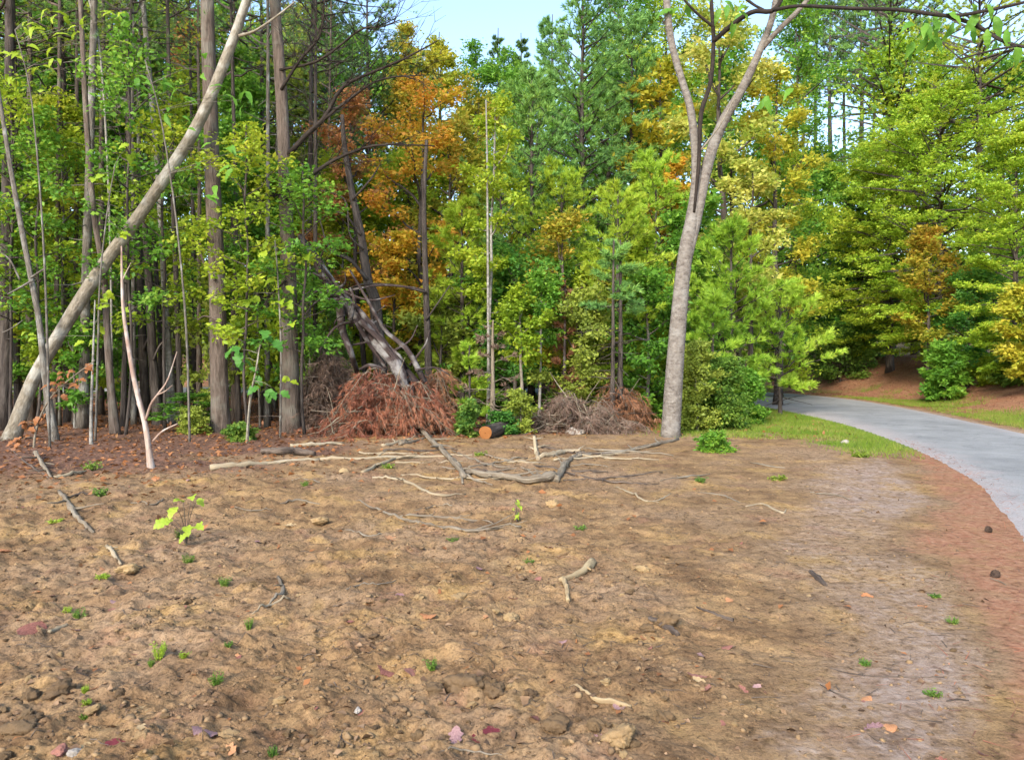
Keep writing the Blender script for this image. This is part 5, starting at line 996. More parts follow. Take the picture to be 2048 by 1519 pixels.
# ---------------------------------------------------------------- fallen branches and sticks on the dirt
def stick(name, label, cat, paths, mat, lift=.15, group=None, sides=9, jit=.07):
    """paths: [(points in the photograph, widths in its pixels[, heights above ground])]; the first is the stem, others its side branches"""
    o = None
    for k, pth in enumerate(paths):
        pp, w = pth[0], pth[1]; hh = pth[2] if len(pth) > 2 else None
        P = np.array([G(*p_) for p_ in pp])
        if o is None:
            b_ = P[0].copy(); o = thing(name, label, cat, b_, group)
        n = max(8, 5 * len(pp)); Q = spline(P, n)
        r_ = np.interp(np.linspace(0, 1, n), np.linspace(0, 1, len(w)), w) * Q[:, 1] / F * .5
        hz = np.zeros(n) if hh is None else np.interp(np.linspace(0, 1, n), np.linspace(0, 1, len(hh)), hh)
        zg = height(Q[:, 0], Q[:, 1]); zs = np.maximum(zg, np.convolve(np.pad(zg, 3, 'edge'), np.ones(7) / 7, 'valid'))
        Q[:, 2] = zs + r_ * (.3 + lift) + hz
        wob = np.convolve(RNG.normal(0, 1, n + 4), np.ones(5) / 5, 'valid') * r_ * .45
        Q[:, 0] += wob * .3; Q[:, 1] += wob * .5
        g = Geo(); tube(g, Q - b_, r_ * (1 + .10 * RNG.normal(size=n)), sides, jit)
        link('stem' if k == 0 else 'side_branch', g.mesh('stem', True), o, M[mat])
        Ls = np.linalg.norm(Q[-1] - Q[0])
        for q_ in range(0 if Ls < .45 else int(min(4, 1 + Ls * 1.1))):  # broken side twigs and knots
            i_ = int(RNG.uniform(.15, .9) * n); t_ = nrm(Q[min(i_ + 1, n - 1)] - Q[max(i_ - 1, 0)]); sgn = RNG.choice([-1, 1])
            d_ = nrm(t_ * .9 + sgn * np.array([-t_[1], t_[0], 0]) * RNG.uniform(.5, 1.1) + UP * RNG.uniform(0, .25)); l_ = RNG.uniform(.05, .32) * min(Ls, 1.6)
            tw = Q[i_] + d_ * l_ * np.linspace(0, 1, 5)[:, None] + np.cumsum(RNG.normal(0, .012 * l_ * 3, (5, 3)), 0) * np.array([1, 1, .3])
            tw[:, 2] = np.maximum(tw[:, 2], height(tw[:, 0], tw[:, 1]) + .006); tw[0] = Q[i_]
            g = Geo(); tube(g, tw - b_, np.linspace(r_[i_] * .55, r_[i_] * .18, 5), 6, .08); link('side_twig', g.mesh('side_twig', True), o, M[mat])
    return o
stick('fallen_branch', 'long straight pale stick lying before the two big pines', 'branch', [([(420, 940), (490, 934), (560, 928), (640, 922)], [13, 11, 9, 8]), ([(640, 922), (720, 918), (850, 914), (945, 910)], [8, 7, 6, 3])], 'dead_wood_pale')
stick('fallen_branch', 'bare branch slanting down from the rust-red heap to the bent limb', 'branch', [([(826, 850), (856, 880), (885, 908), (915, 938), (930, 958)], [7, 10, 11, 12, 11], [.05, .05, .04, .03, .02]), ([(918, 940), (923, 955), (925, 968)], [7, 6, 5]), ([(922, 950), (950, 962), (985, 971)], [7, 6, 3]), ([(800, 890), (835, 882), (868, 872)], [9, 6, 3])], 'dead_wood')
stick('fallen_branch', 'thick grey bent limb lying nearest of the long branches in the middle of the dirt', 'branch', [([(932, 950), (965, 957), (1010, 961), (1060, 965), (1108, 962)], [9, 13, 14, 16, 20], [.02, .03, .03, .03, .04]), ([(1108, 964), (1122, 948), (1133, 930), (1150, 914), (1168, 905)], [20, 13, 10, 8, 5]), ([(1050, 938), (1068, 950), (1088, 960)], [3, 5, 6])], 'dead_wood')
stick('fallen_branch', 'long grey branch running from the bent limb to the foot of the forked tree', 'branch', [([(1145, 916), (1200, 908), (1250, 904), (1300, 894), (1356, 879)], [5, 6, 8, 9, 6])], 'dead_wood')
stick('fallen_branch', 'pale stick with a smaller twig standing up at its end behind the bent limb', 'branch', [([(1078, 918), (1105, 912), (1130, 906), (1160, 903)], [8, 11, 12, 6]), ([(1076, 920), (1072, 899), (1069, 874)], [9, 8, 6])], 'dead_wood_pale')
up = stick('broken_stick', 'short pale stick standing upright at the end of the pale stick behind the bent limb', 'stick', [([(1074, 921), (1075, 920.5)], [9, 8])], 'dead_wood_pale')
bpy.data.objects.remove(up.children[0]); 
Q = np.array([W(1074, 922, 12.7), W(1071, 898, 12.75), W(1068, 872, 12.8)]); up.location = (Q[0][0], Q[0][1], GZ(Q[0][0], Q[0][1])); Q = Q - np.array(up.location); Q[0, 2] = -.04
g = Geo(); tube(g, spline(Q, 8), np.linspace(.037, .024, 8), 9, .06); link('stem', g.mesh('stem', True), up, M['dead_wood_pale'])
stick('fallen_branch', 'thin bent stick below the slanting branch, left of the middle', 'stick', [([(745, 955), (785, 956), (825, 972), (870, 990), (932, 988)], [4, 5, 6, 6, 2])], 'dead_wood_pale')
stick('fallen_branch', 'long thin dark-and-pale stick lying nearest the camera in the middle of the dirt', 'stick', [([(712, 1003), (760, 1022), (810, 1038), (860, 1050), (920, 1060), (980, 1061), (1042, 1056)], [3, 5, 6, 8, 8, 7, 5]), ([(800, 1034), (860, 1034), (930, 1037), (985, 1047)], [4, 5, 5, 3])], 'dead_wood')
stick('fallen_branch', 'crooked pale stick curving under the long straight pale stick', 'stick', [([(725, 945), (765, 930), (800, 918), (842, 914)], [7, 6, 5, 3])], 'dead_wood_pale')
stick('fallen_branch', 'short pale stick just in front of the rust-red heap', 'stick', [([(765, 893), (800, 884), (840, 872)], [8, 6, 3])], 'dead_wood_pale')
stick('fallen_branch', 'pale flat stick in front of the dark pine trunk', 'stick', [([(580, 895), (630, 892), (688, 886)], [7, 8, 4])], 'dead_wood_pale')
stick('rotten_log', 'short dark rotten log lying behind the long straight pale stick', 'log', [([(525, 909), (560, 910), (595, 911), (628, 912)], [12, 15, 14, 9])], 'dead_wood_dark', .9, sides=11)
stick('forked_stick', 'thick pale forked stick lying alone on the bare dirt right of the middle', 'stick', [([(1184, 1130), (1172, 1143), (1150, 1154), (1120, 1162)], [17, 15, 12, 8]), ([(1126, 1161), (1134, 1180), (1136, 1203)], [9, 9, 7])], 'dead_wood_tan', .5, sides=12)
stick('twig', 'thin angled twig on the dirt right of the middle, below the forked tree', 'twig', [([(1232, 974), (1262, 988), (1290, 1003), (1318, 1000), (1342, 988)], [2, 4, 4, 3, 2])], 'dead_wood_pale')
stick('twig', 'curled strip of bark with a bent end on the right half of the dirt', 'twig', [([(1492, 1013), (1522, 1009), (1545, 1018), (1566, 1026), (1572, 1018)], [3, 4, 5, 4, 2])], 'dead_wood_pale')
stick('twig', 'short bleached stick at the left edge below the leaning tree', 'stick', [([(70, 918), (86, 938), (102, 956)], [8, 8, 5], [.08, .04, 0])], 'dead_wood')
stick('twig', 'thin dark twig meeting the short bleached stick at the left edge', 'twig', [([(22, 905), (58, 932), (98, 956)], [2, 3, 3])], 'dead_wood_dark')
stick('twig', 'pale broken piece of wood right of the short bleached stick at the left edge', 'stick', [([(108, 958), (140, 950), (172, 943)], [8, 7, 4])], 'dead_wood_pale')
stick('fallen_branch', 'half-buried greyish branch running down the left part of the dirt', 'branch', [([(118, 985), (140, 1015), (160, 1040), (186, 1066)], [7, 10, 9, 6])], 'dead_wood', .0)
stick('twig', 'short tan stick below the half-buried greyish branch', 'stick', [([(213, 1092), (226, 1108), (242, 1128)], [7, 8, 5])], 'dead_wood_pale', .1)
stick('twig', 'pair of thin tan slivers left of the middle, the straight one', 'twig', [([(505, 1228), (540, 1214), (578, 1200)], [3, 5, 4])], 'dead_wood_pale')
stick('twig', 'curved tan root sliver left of the middle', 'twig', [([(556, 1155), (566, 1178), (556, 1195), (536, 1206)], [6, 9, 8, 3])], 'dead_wood', .0)
stick('twig', 'small pale chip of wood beside the large red-brown leaf at the left edge', 'wood chip', [([(98, 1268), (115, 1258), (134, 1249)], [7, 9, 6])], 'dead_wood_pale')
stick('half_buried_branch', 'pale half-buried branch at the bottom right of the middle', 'branch', [([(1143, 1377), (1180, 1388), (1222, 1400), (1262, 1413)], [6, 10, 12, 9])], 'dead_wood_tan', -.45)
stick('twig', 'long hair-thin dark twig on the pale gravelly dirt at the right', 'twig', [([(1660, 1335), (1700, 1347), (1770, 1353), (1888, 1354)], [2, 3, 3, 1.5])], 'dead_wood_dark')
stick('bark_piece', 'dark rotten stick pointing at the right rut, beside the brown clods', 'stick', [([(1298, 1238), (1325, 1255), (1356, 1270)], [10, 14, 10])], 'dead_wood_dark', .2)
stick('bark_piece', 'dark knobbed stick on the right part of the dirt', 'stick', [([(1394, 1214), (1430, 1228), (1466, 1242)], [4, 6, 9])], 'dead_wood_dark', .2)
stick('bark_piece', 'dark ridged root lump on the right part of the dirt, under the yellowish rise', 'root', [([(1620, 1144), (1636, 1158), (1652, 1171)], [8, 12, 7])], 'dead_wood_dark', .1)
stick('twig', 'thin stick cut off by the bottom edge of the picture', 'twig', [([(860, 1512), (930, 1507), (1004, 1511)], [4, 5, 3])], 'dead_wood')
stick('twig', 'thin dark twig below the bottom right red-brown leaves', 'twig', [([(1640, 1368), (1672, 1386), (1705, 1400)], [2, 3, 2])], 'dead_wood_dark')
stick('twig', 'thin bent twig in the middle of the left dirt', 'twig', [([(692, 1182), (720, 1168), (755, 1170), (792, 1160)], [2, 3, 3, 2])], 'dead_wood')
stick('twig', 'short dark twig near the bottom right on pale gravelly dirt', 'twig', [([(1893, 1402), (1915, 1399), (1938, 1401)], [3, 5, 3])], 'dead_wood_dark')
stick('twig', 'thin tan twig lying on the rust pine straw by the road', 'twig', [([(1980, 1156), (2000, 1163), (2012, 1170)], [2, 3, 2])], 'dead_wood')
stick('twig', 'short dark twig between the two leaning fern tufts at the far left', 'twig', [([(125, 998), (160, 988), (205, 992)], [3, 4, 2])], 'dead_wood_dark')
for pp in ([(1500, 925), (1530, 931), (1570, 936)], [(1320, 960), (1375, 955), (1420, 948)], [(1400, 985), (1450, 992), (1480, 1005)], [(900, 900), (960, 925), (1020, 935)], [(1140, 932), (1180, 931), (1215, 934)], [(560, 1010), (600, 1000), (640, 1008)], [(470, 1015), (500, 1022), (545, 1019)], [(830, 1020), (870, 1012), (905, 1015)], [(690, 1060), (730, 1072), (770, 1068)], [(330, 1000), (300, 1010), (262, 1006)], [(640, 965), (600, 958), (565, 962)], [(1620, 985), (1660, 990), (1700, 1000)]):
    stick('twig', 'thin short twig scattered on the middle distance of the dirt', 'twig', [(pp, [2, 4, 2])], 'dead_wood', .3, 'thin short twigs on the dirt')

for k in range(18):                                                # loose sticks of the tangle before the brush heaps
    px, py = rg.uniform(700, 1260), rg.uniform(884, 958); L_ = rg.uniform(35, 110); a = rg.normal(0, .35); dx, dy = L_ * math.cos(a), L_ * .35 * math.sin(a) + rg.normal(0, 6)
    stick('fallen_stick', 'loose bare stick in the tangle before the brush heaps', 'stick', [([(px - dx, py - dy * .5), (px + rg.normal(0, 8), py + rg.normal(0, 4)), (px + dx, py + dy * .5)], [rg.uniform(3, 5), 4, 2])], ['dead_wood', 'dead_wood_dark', 'dead_wood_pale'][k % 3], .4, 'loose sticks before the brush heaps', 7)

# the cut log end and stump among the brush
def log_(name, label, px, py, d, r, L, az, bark, end):
    b_ = W(px, py, d); b_[2] = GZ(b_[0], b_[1]); o = thing(name, label, 'log', b_)
    ax = np.array([math.sin(az), math.cos(az), .02]); P = np.array([[0, 0, r * .85] + ax * s for s in np.linspace(0, L, 8)])
    g = Geo(); tube(g, P, r * np.array([1, 1.02, .98, 1, 1.03, .99, 1, .96]), 16, .04, caps=False); link('bark', g.mesh('bark', True), o, M[bark])
    e = Geo(); a = np.linspace(0, 2 * np.pi, 24, endpoint=False); side_ = nrm(np.cross(ax, UP)); up_ = np.cross(side_, nrm(ax))
    rings = [np.array([0, 0, r * .85]) - nrm(ax) * .008 + r * q_ * (np.cos(a)[:, None] * side_ + np.sin(a)[:, None] * up_) * (1 + .04 * np.sin(3 * a))[:, None] - nrm(ax) * .006 * (k % 2) for k, q_ in enumerate((.97, .8, .6, .4, .2, .05))]
    V = np.vstack(rings); qd = [[k * 24 + j, k * 24 + (j + 1) % 24, (k + 1) * 24 + (j + 1) % 24, (k + 1) * 24 + j] for k in range(5) for j in range(24)]
    e.add(V, np.array(qd)); link('cut_end', e.mesh('cut_end', False, False), o, M[end]); return o
log_('cut_log', 'freshly sawn log with an orange cut face, half hidden under the green shrub', 971, 870, 15.4, .14, 1.1, .35, 'bark_dark', 'cut_wood')
bl('shrub', 'small bluish-green leafy shrub growing over the sawn log', 1006, 16.4, 838, .02, 28, 'leaf_emerald', 'bark_dark', ls=.055, dens=1.2, r0=.018)
bl('shrub', 'small soft green seedling left of the sawn log', 938, 15.9, 812, .08, 18, 'weed', 'bark_grey', ls=.08, dens=.6, r0=.014)
bl('shrub', 'low yellow-green plant at the foot of the pale forked sapling', 1042, 16.6, 790, .05, 24, 'leaf_olive', 'bark_grey', ls=.06, dens=.9, r0=.014)
bl('shrub', 'small green conifer-like shrub at the foot of the stout straight pine, left of it', 388, 16.2, 830, .03, 24, 'leaf_olive', 'bark_dark', ls=.05, dens=1.3, r0=.015)
bl('shrub', 'low leafy plant with yellow-green leaves at the foot of the stout straight pine', 480, 15.2, 862, .03, 20, 'weed', 'bark_grey', ls=.07, dens=.8, r0=.012)
bl('shrub', 'bushy little plant with some yellow leaves on the dirt just right of the forked tree', 1428, 13.4, 882, .04, 26, 'leaf_green', 'bark_grey', ls=.055, dens=1.2, r0=.014)

# ---------------------------------------------------------------- seedlings and weeds
def leaf_plant(label, px, py, leaf_spots, size, mat, meshes, seed, cat='seedling'):
    b_ = G(px, py); o = thing('leafy_seedling', label, cat, b_); rng = np.random.default_rng(seed)
    for (lx, ly, sc) in leaf_spots:
        tgt = W(lx, ly, b_[1] + rng.uniform(-.06, .06)) - b_
        g = Geo(); tube(g, spline([np.array([0, 0, -.02]), np.array([tgt[0] * .35, tgt[1] * .3, tgt[2] * .6]), tgt], 8), np.linspace(.0045, .002, 8), 5); link('stem', g.mesh('stem', True), o, M['bark_brown'])
        lo = link('leaf', meshes[int(rng.integers(3))], o, M[mat]); f = nrm(np.array([tgt[0] * 3 + rng.normal(0, .3), -.35 + rng.normal(0, .3), -.25 + rng.normal(0, .15)]))
        orient(lo, f, nrm(np.array([rng.normal(0, .25), -.55, 1])), tgt, size * sc)
    return o
leaf_plant('oak seedling with a few big lime-green leaves standing on the dirt at the left', 372, 1088, [(352, 1012, 1.), (366, 1002, .9), (345, 1036, 1.1), (330, 1038, .9), (388, 1052, 1.15), (372, 1050, 1.), (385, 990, .8), (395, 996, .7), (342, 1090, .55), (376, 1066, .8)], .135, 'weed_lime', LEAF_BROAD, 3)
leaf_plant('upright bright yellow-green seedling on the dirt in the middle', 1034, 1040, [(1030, 1003, .8), (1040, 1010, .9), (1026, 1016, .8), (1036, 1022, 1.), (1030, 1028, .9), (1040, 1030, .8), (1033, 998, .7)], .10, 'weed_lime', LEAF_LONG, 4)
def tuft(label, px, py, wpx, hpx, mat, n=60, group=None, seed=0):
    b_ = G(px, py); d = b_[1]; rng = np.random.default_rng(seed); R = wpx * d / F * .5; H = hpx * d / F
    g = Geo(); a = rng.uniform(0, 6.28, n); rr0 = R * rng.uniform(0, .5, n)
    p_ = np.column_stack([np.cos(a) * rr0, np.sin(a) * rr0, np.full(n, -.006)])
    dirs = np.column_stack([np.cos(a) * R * rng.uniform(.1, .9, n), np.sin(a) * R * rng.uniform(.1, .9, n), H * rng.uniform(.5, 1.1, n)])
    TW = p_[:, None, :] + dirs[:, None, :] * np.linspace(0, 1, 3)[None, :, None]
    thin_tubes(g, TW, np.full(n, .0018), np.full(n, .0008))
    k = np.repeat(np.arange(n), 5); pp = along(TW, k, rng.uniform(.25, 1, len(k)))
    hd = rng.normal(size=(len(k), 3)); hd[:, 2] *= .4; l = rng.uniform(.35, .8, len(k)) * max(R * .55, .012)
    leaves(g, pp, nrm(hd), nrm(UP + rng.normal(0, .5, (len(k), 3))), l, l * .55)
    o = link('weed_tuft', g.mesh('weed_tuft', False), None, M[mat], b_); tag(o, label, 'weed', group); return o
WE = [(200, 992, 34, 18, 'weed', 'soft green fern-like tuft at the left, nearest the leaning tree'), (184, 940, 38, 18, 'weed', 'flat green moss-like tuft at the left edge of the wood floor'), (112, 1045, 30, 10, 'weed_lime', 'yellowish low tuft at the far left of the dirt'), (205, 1160, 28, 8, 'weed_lime', 'pale yellow-green flattened weed on the left dirt'),
      (450, 1172, 28, 20, 'weed', 'bluish-green tuft in the middle of the left dirt'), (160, 1234, 32, 18, 'weed', 'green tuft above the large red-brown leaf at the left'), (133, 1222, 18, 12, 'weed_lime', 'tiny yellow-green tuft beside the green tuft above the large red-brown leaf'), (318, 1316, 30, 32, 'weed_lime', 'bright green seedling tuft on the lower left dirt'), (302, 1330, 16, 14, 'weed', 'small dark tuft just below the bright green seedling tuft'), (368, 1318, 20, 12, 'weed_lime', 'pale green tuft right of the bright green seedling tuft'),
      (434, 1368, 30, 26, 'leaf_dark', 'dark bluish-green tuft at the lower left'), (170, 1384, 20, 16, 'weed_lime', 'lime tuft on the orange leaf at the lower left'), (172, 1406, 20, 12, 'weed_lime', 'lime tuft below the orange leaf at the lower left'), (170, 1436, 20, 12, 'weed', 'small green tuft beside the upright brown stone at the lower left'), (376, 1126, 24, 20, 'leaf_dark', 'dark green tuft below the oak seedling'), (498, 1256, 18, 22, 'weed', 'slim pale-green tuft in the lower left middle'), (458, 1300, 18, 10, 'weed', 'faint green tuft in the lower left middle, under the slim one'),
      (1906, 1246, 24, 14, 'weed', 'bright green clover tuft on the pale gravel at the right'), (1866, 1390, 34, 14, 'weed', 'thin pale grass tuft near the bottom right corner'), (1160, 1060, 26, 12, 'weed', 'small green tuft right of the upright bright seedling'), (1722, 914, 44, 14, 'grass', 'grass tuft on the dirt near the road, in front of the verge'), (1402, 964, 24, 12, 'weed', 'small bluish tuft below the little bush by the forked tree'), (1556, 958, 40, 8, 'grass', 'thin flat grass patch on the right dirt'),
      (864, 1340, 28, 22, 'weed', 'grassy tuft beside the two curled red-brown leaves at the bottom'), (545, 1512, 22, 22, 'weed', 'green tuft at the bottom edge, left of the middle'), (610, 970, 18, 10, 'weed', 'tiny green sprig below the long straight pale stick'), (905, 1082, 26, 8, 'weed', 'flat green sprig under the long thin dark-and-pale stick'), (1060, 1125, 22, 10, 'weed', 'faint green sprig above the forked stick'), (960, 912, 26, 8, 'grass', 'low grassy patch in the middle of the branches'), (775, 940, 34, 10, 'grass', 'mossy patch under the crooked pale stick'), (1730, 1330, 26, 14, 'weed', 'wispy pale tuft on the lower right dirt'), (1870, 1193, 26, 8, 'weed', 'flat faint green patch on the right gravel'), (360, 1075, 20, 20, 'leaf_dark', 'dark leafy sprig at the foot of the oak seedling')]
for k, (px, py, w, h, mt, lab) in enumerate(WE): tuft(lab, px, py, w, h, mt, 34, None, 100 + k)

# ---------------------------------------------------------------- fallen leaves
def fallen_leaf_mesh(seed, lob):
    rng = np.random.default_rng(seed); n = 13
    t = np.linspace(0, 1, n); w = np.sin(np.pi * np.clip(t, 0, 1)) ** .7
    if lob: w = w * (.5 + .5 * np.abs(np.sin(t * np.pi * lob + .3)) ** .8)
    w = w * (1 + rng.normal(0, .1, n)); w[0] = .02; w[-1] = .0
    curl = rng.uniform(.2, .55); cup = rng.uniform(.15, .5) * rng.choice([1, 1, -1])
    mid = np.column_stack([rng.normal(0, .012, n), t - .5, curl * (t - .5) ** 2 + rng.normal(0, .012, n)])
    wd = rng.uniform(.28, .42)
    rows = []
    for s_ in (-1, -.5, 0, .5, 1):
        rows.append(mid + np.column_stack([w * wd * s_, -.10 * abs(s_) * w + rng.normal(0, .008, n), cup * (abs(s_) * w) ** 2 * wd + rng.normal(0, .02, n) * abs(s_)]))
    V = np.vstack(rows); V[:, 2] -= V[:, 2].min(); i = np.arange(n - 1)
    q_ = np.vstack([np.stack([k * n + i, k * n + i + 1, (k + 1) * n + i + 1, (k + 1) * n + i], -1) for k in range(4)])
    g = Geo(); g.add(V, q_); return g.mesh('fallen_leaf', True, False)
FL = [fallen_leaf_mesh(k, [0, 3, 3, 0, 2, 4][k % 6]) for k in range(12)]
def drop_leaf(label, px, py, size_px, mat, k, group=None, rng=RNG, flat_=.6, tilt=.22):
    p_ = G(px, py); s_ = size_px * p_[1] / F
    o = link('fallen_leaf', FL[k % 12], None, M[mat], (p_[0], p_[1], p_[2] - .003), 0); o.material_slots[0].link = 'OBJECT'; o.material_slots[0].material = M[mat]
    o.scale = (s_, s_, s_ * flat_); o.rotation_euler = (rng.normal(0, tilt), rng.normal(0, tilt), rng.uniform(0, 6.28)); return tag(o, label, 'leaf', group)
LV = [(60, 1268, 74, 'dleaf_red', 'large red-brown dead leaf lying flat at the left edge of the dirt'), (345, 1197, 48, 'dleaf_mauve', 'pinkish-brown curled leaf with a dark shadow below the oak seedling'), (188, 1372, 66, 'dleaf_orange', 'orange-tan dead leaf carrying a lime tuft at the lower left'), (772, 1345, 44, 'dleaf_red', 'left one of two curled red-brown leaves near the bottom middle'), (828, 1343, 60, 'dleaf_red', 'right one of two curled red-brown leaves near the bottom middle, standing up'), (910, 1476, 52, 'dleaf_mauve', 'mauve-grey leaf at the bottom edge in the middle'), (985, 1466, 44, 'dleaf_crimson', 'deep crimson shrivelled leaf at the bottom, right of the mauve-grey leaf'), (955, 1474, 34, 'dleaf_crimson', 'small dark crimson scrap between the mauve-grey leaf and the crimson leaf'),
      (1394, 1352, 44, 'dleaf_red', 'upper of two red-brown oak leaves on the right dirt'), (1406, 1374, 38, 'dleaf_red', 'lower of two red-brown oak leaves on the right dirt'), (1484, 1382, 38, 'dleaf_red', 'single red-brown leaf right of the pair of oak leaves'), (1748, 1456, 54, 'dleaf_mauve', 'mauve shrivelled leaf at the bottom right'), (1776, 1456, 40, 'dleaf_orange', 'orange leaf touching the mauve shrivelled leaf at the bottom right'), (785, 1080, 34, 'dleaf_orange', 'salmon-orange leaf below the long thin stick, the larger one'), (826, 1099, 26, 'dleaf_orange', 'salmon-orange leaf below the long thin stick, the smaller one'), (856, 1232, 34, 'dleaf_orange', 'pinkish-orange star-shaped leaf in the middle of the dirt'), (1065, 1143, 22, 'dleaf_orange', 'small pink leaf left of the forked stick'), (1103, 1096, 26, 'dleaf_mauve', 'pale pinkish leaf above the forked stick'),
      (229, 1490, 44, 'dleaf_crimson', 'dark red leaf at the bottom left'), (458, 1496, 44, 'dleaf_orange', 'bright red-orange leaf at the bottom left of the middle'), (408, 1466, 60, 'dleaf_mauve', 'dusty mauve leaf at the bottom left of the middle'), (1735, 1192, 24, 'dleaf_orange', 'small bright orange leaf on the right dirt'), (1843, 1213, 30, 'dleaf_orange', 'thin red-orange leaf on the pale gravel at the right'), (1974, 1505, 40, 'dleaf_red', 'red-brown leaf in the bottom right corner'), (14, 1102, 40, 'dleaf_orange', 'orange leaf cut by the left edge'), (544, 1247, 28, 'dleaf_crimson', 'maroon curled leaf left of the middle'), (468, 981, 34, 'dleaf_mauve', 'pinkish leaf below the long straight pale stick'), (688, 944, 26, 'dleaf_tan', 'yellow-tan leaf left of the crooked pale stick'), (75, 912, 26, 'dleaf_orange', 'orange-brown leaf on the wood floor at the far left'), (470, 1318, 30, 'dleaf_red', 'small brick-red leaf at the lower left of the middle'), (1290, 1275, 22, 'dleaf_orange', 'tiny orange scrap beside the brown clods'), (1880, 1520, 30, 'dleaf_red', 'red-brown scrap at the bottom edge near the corner'), (700, 1244, 24, 'dleaf_red', 'small rusty leaf left of the star-shaped leaf'), (740, 1200, 30, 'dleaf_tan', 'pale cream chip-like leaf left of the star-shaped leaf'), (580, 1050, 30, 'dleaf_tan', 'beige leaf at the left of the long thin stick'), (1335, 1130, 20, 'dleaf_tan', 'beige scrap right of the forked stick')]
rg = np.random.default_rng(5)
for k, (px, py, s_, mt, lab) in enumerate(LV): drop_leaf(lab, px, py, s_, mt, k, None, rg)
for k in range(150):
    py = 915 + 590 * rg.uniform() ** 1.15; px = rg.uniform(5, 1400) if rg.uniform() < .8 else rg.uniform(1400, 1750)
    if py < 1100 and rg.uniform() < .5: px = rg.uniform(0, 420)
    p_ = G(px, py); mt = ['dleaf_red', 'dleaf_tan', 'dleaf_orange', 'dleaf_mauve', 'dleaf_tan', 'dleaf_red'][k % 6]
    drop_leaf({'dleaf_red': 'small red-brown leaf scrap strewn on the dirt', 'dleaf_tan': 'small tan leaf scrap strewn on the dirt', 'dleaf_orange': 'small orange leaf scrap strewn on the dirt', 'dleaf_mauve': 'small mauve leaf scrap strewn on the dirt'}[mt], px, py, rg.uniform(.03, .075) * F / p_[1], mt, k, 'leaf scraps strewn on the dirt: ' + mt.split('_')[1], rg)

# ---------------------------------------------------------------- stones and clods
def stone_mesh(seed, sub=3):
    v, f = pebble(np.random.default_rng(seed), sub); v[:, 2] *= .62; rng = np.random.default_rng(seed + 50)
    for fr, am in ((5, .10), (9, .09), (14, .07), (22, .05)): v = v * (1 + am * (np.abs(np.sin(v @ rng.normal(0, fr, 3) + rng.uniform(0, 6))) - .5)[:, None] + am * .5 * np.sin(v @ rng.normal(0, fr, 3))[:, None])
    v = v + rng.normal(0, .018, v.shape)
    g = Geo(); g.add(v, None, f); return g.mesh('stone', True, False)
ST = [stone_mesh(k) for k in range(8)]
def stone(name, label, cat, px, py, wpx, mat, k, group=None, rng=RNG, sink=.25, hs=1.):
    p_ = G(px, py); s_ = wpx * p_[1] / F * .5
    o = link(name, ST[k % 8], None, M[mat], (p_[0], p_[1], p_[2] + s_ * (.5 - sink) * hs)); o.material_slots[0].link = 'OBJECT'; o.material_slots[0].material = M[mat]
    o.scale = (s_, s_ * rng.uniform(.7, 1.1), s_ * hs * rng.uniform(.7, 1.1)); o.rotation_euler = (rng.normal(0, .2), rng.normal(0, .2), rng.uniform(0, 6.28)); return tag(o, label, cat, group)
SN = [('stone', 289, 1476, 36, 'stone_tan', 'yellow stone near the bottom left'), ('stone', 186, 1424, 26, 'stone_tan', 'upright brown stone at the lower left'), ('stone', 258, 1142, 34, 'stone_tan', 'rounded tan stone below the short tan stick at the left'), ('dirt_clod', 118, 1384, 46, 'clod', 'big brown clod at the lower left'), ('dirt_clod', 42, 1466, 60, 'clod', 'big yellowish clod in the bottom left corner'), ('dirt_clod', 928, 1374, 62, 'clod', 'largest broken clod at the bottom middle'), ('dirt_clod', 872, 1378, 36, 'clod', 'clod against the left side of the largest broken clod'), ('dirt_clod', 986, 1382, 36, 'clod', 'clod against the right side of the largest broken clod'),
      ('stone', 840, 1197, 22, 'stone_tan', 'small tan pebble left of the middle, the left of a pair'), ('stone', 918, 1196, 26, 'stone_tan', 'small tan pebble left of the middle, the right of a pair'), ('stone', 1022, 1242, 28, 'stone_tan', 'tan stone in the middle of the dirt'), ('dirt_clod', 1330, 1246, 46, 'clod', 'brown clod above the dark rotten stick'), ('dirt_clod', 1296, 1262, 30, 'clod', 'small brown clod beside the dark rotten stick'), ('dirt_clod', 1235, 1478, 56, 'stone_tan', 'broad yellowish clod at the bottom right of the middle'), ('dirt_clod', 1110, 1455, 50, 'clod', 'rough clod left of the broad yellowish clod'), ('stone', 1150, 867, 30, 'stone_grey', 'pale stone behind the bent limb near the brown brush heap'), ('stone', 60, 1395, 30, 'clod', 'brown lump at the left edge above the yellowish clod'), ('stone', 640, 1045, 34, 'stone_tan', 'tan rounded lump left of the long thin stick'), ('dirt_clod', 460, 1482, 44, 'stone_tan', 'cream clod beside the red-orange leaf at the bottom'), ('stone', 1285, 1137, 22, 'stone_tan', 'small tan pebble right of the forked stick'), ('stone', 120, 1505, 30, 'dleaf_red', 'reddish stone at the bottom left edge'), ('stone', 150, 1508, 22, 'stone_grey', 'pinkish pale stone at the bottom left edge, right of the reddish stone'), ('stone', 1690, 886, 13, 'stone_grey', 'whitish gravel lump beside the grass verge'), ('stone', 716, 1425, 16, 'stone_grey', 'white pebble at the bottom left of the middle'), ('stone', 1105, 1008, 26, 'stone_tan', 'light lump right of the upright bright seedling')]
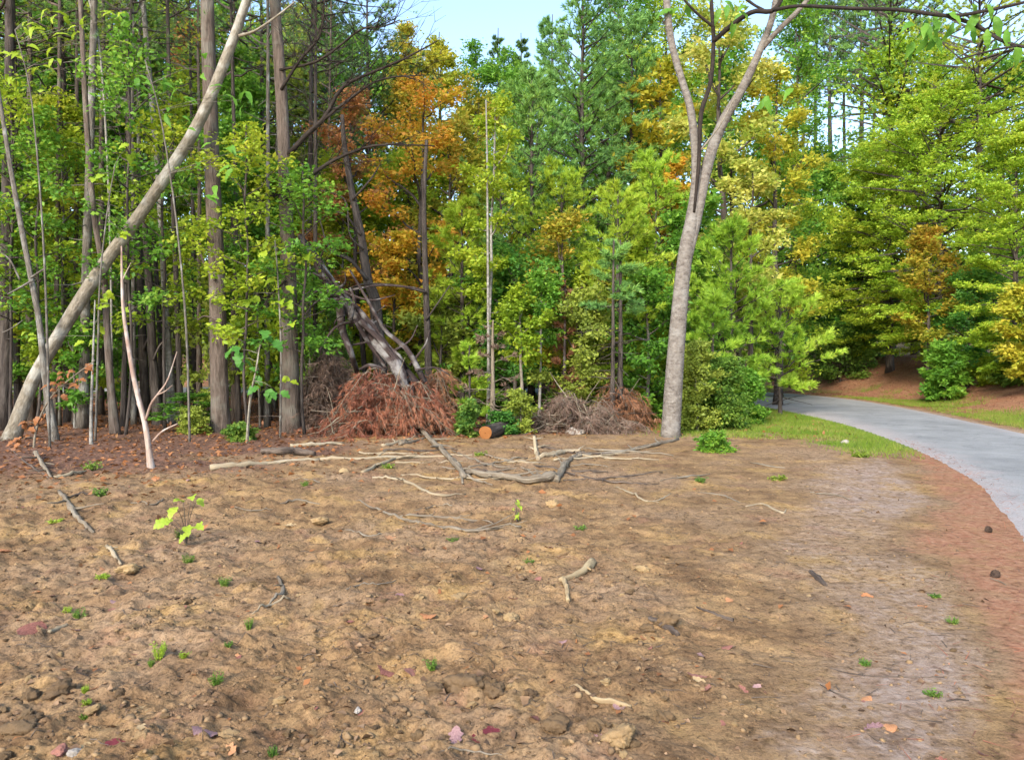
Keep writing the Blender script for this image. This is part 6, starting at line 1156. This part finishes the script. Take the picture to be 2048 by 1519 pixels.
for k, (nm, px, py, w, mt, lab) in enumerate(SN): stone(nm, lab, 'stone' if nm == 'stone' else 'clod', px, py, w, mt, k, None, rg)
for k in range(150):
    py = 1080 + 435 * rg.uniform(); px = rg.uniform(0, 1350) if rg.uniform() < .88 else rg.uniform(1350, 2000)
    if k > 105: px, py = [(925, 1370), (60, 1430), (1230, 1470), (1060, 1380)][k % 4]; px += rg.normal(0, 60); py = min(1516, py + rg.normal(0, 22))
    p_ = G(px, py)
    if road_dist(p_[0:1], p_[1:2])[0][0] < .3: continue
    mt = 'clod' if k % 4 else 'stone_tan'
    stone('dirt_clod' if mt == 'clod' else 'stone', 'small brown clod of earth among others on the lower dirt' if mt == 'clod' else 'small tan pebble among others on the lower dirt', 'clod' if mt == 'clod' else 'stone', px, py, (.018 + .05 * rg.uniform() ** 3) * F / p_[1], mt, k, 'small clods on the lower dirt' if mt == 'clod' else 'small pebbles on the lower dirt', rg, .35)
# pine cones on the straw
def cone(label, px, py, wpx, seed):
    p_ = G(px, py); s_ = wpx * p_[1] / F * .5; rng = np.random.default_rng(seed); g = Geo()
    tube(g, np.array([[0, 0, z_] for z_ in np.linspace(0, 1.7, 6)]) * s_, np.array([.3, .6, .7, .6, .4, .1]) * s_, 8, .05)
    k = np.arange(70); a = k * 2.4; z_ = k / 70 * 1.6; r_ = .95 * np.sin(np.pi * (.18 + .78 * k / 70)) * s_
    p0 = np.column_stack([np.cos(a) * r_ * .5, np.sin(a) * r_ * .5, z_ * s_]); f = np.column_stack([np.cos(a), np.sin(a), np.full(70, .35)])
    leaves(g, p0, nrm(f), np.tile(UP, (70, 1)), r_ * .7 + .001, np.full(70, .5) * s_, .2)
    o = link('pine_cone', g.mesh('pine_cone', False), None, M['cone'], (p_[0], p_[1], p_[2] + s_ * .5)); o.rotation_euler = (1.4, 0, rng.uniform(0, 6)); return tag(o, label, 'pine cone')
cone('larger dark pine cone on the rust pine straw by the road', 1995, 1156, 19, 1); cone('smaller dark pine cone higher up on the rust pine straw by the road', 1971, 1064, 16, 2)
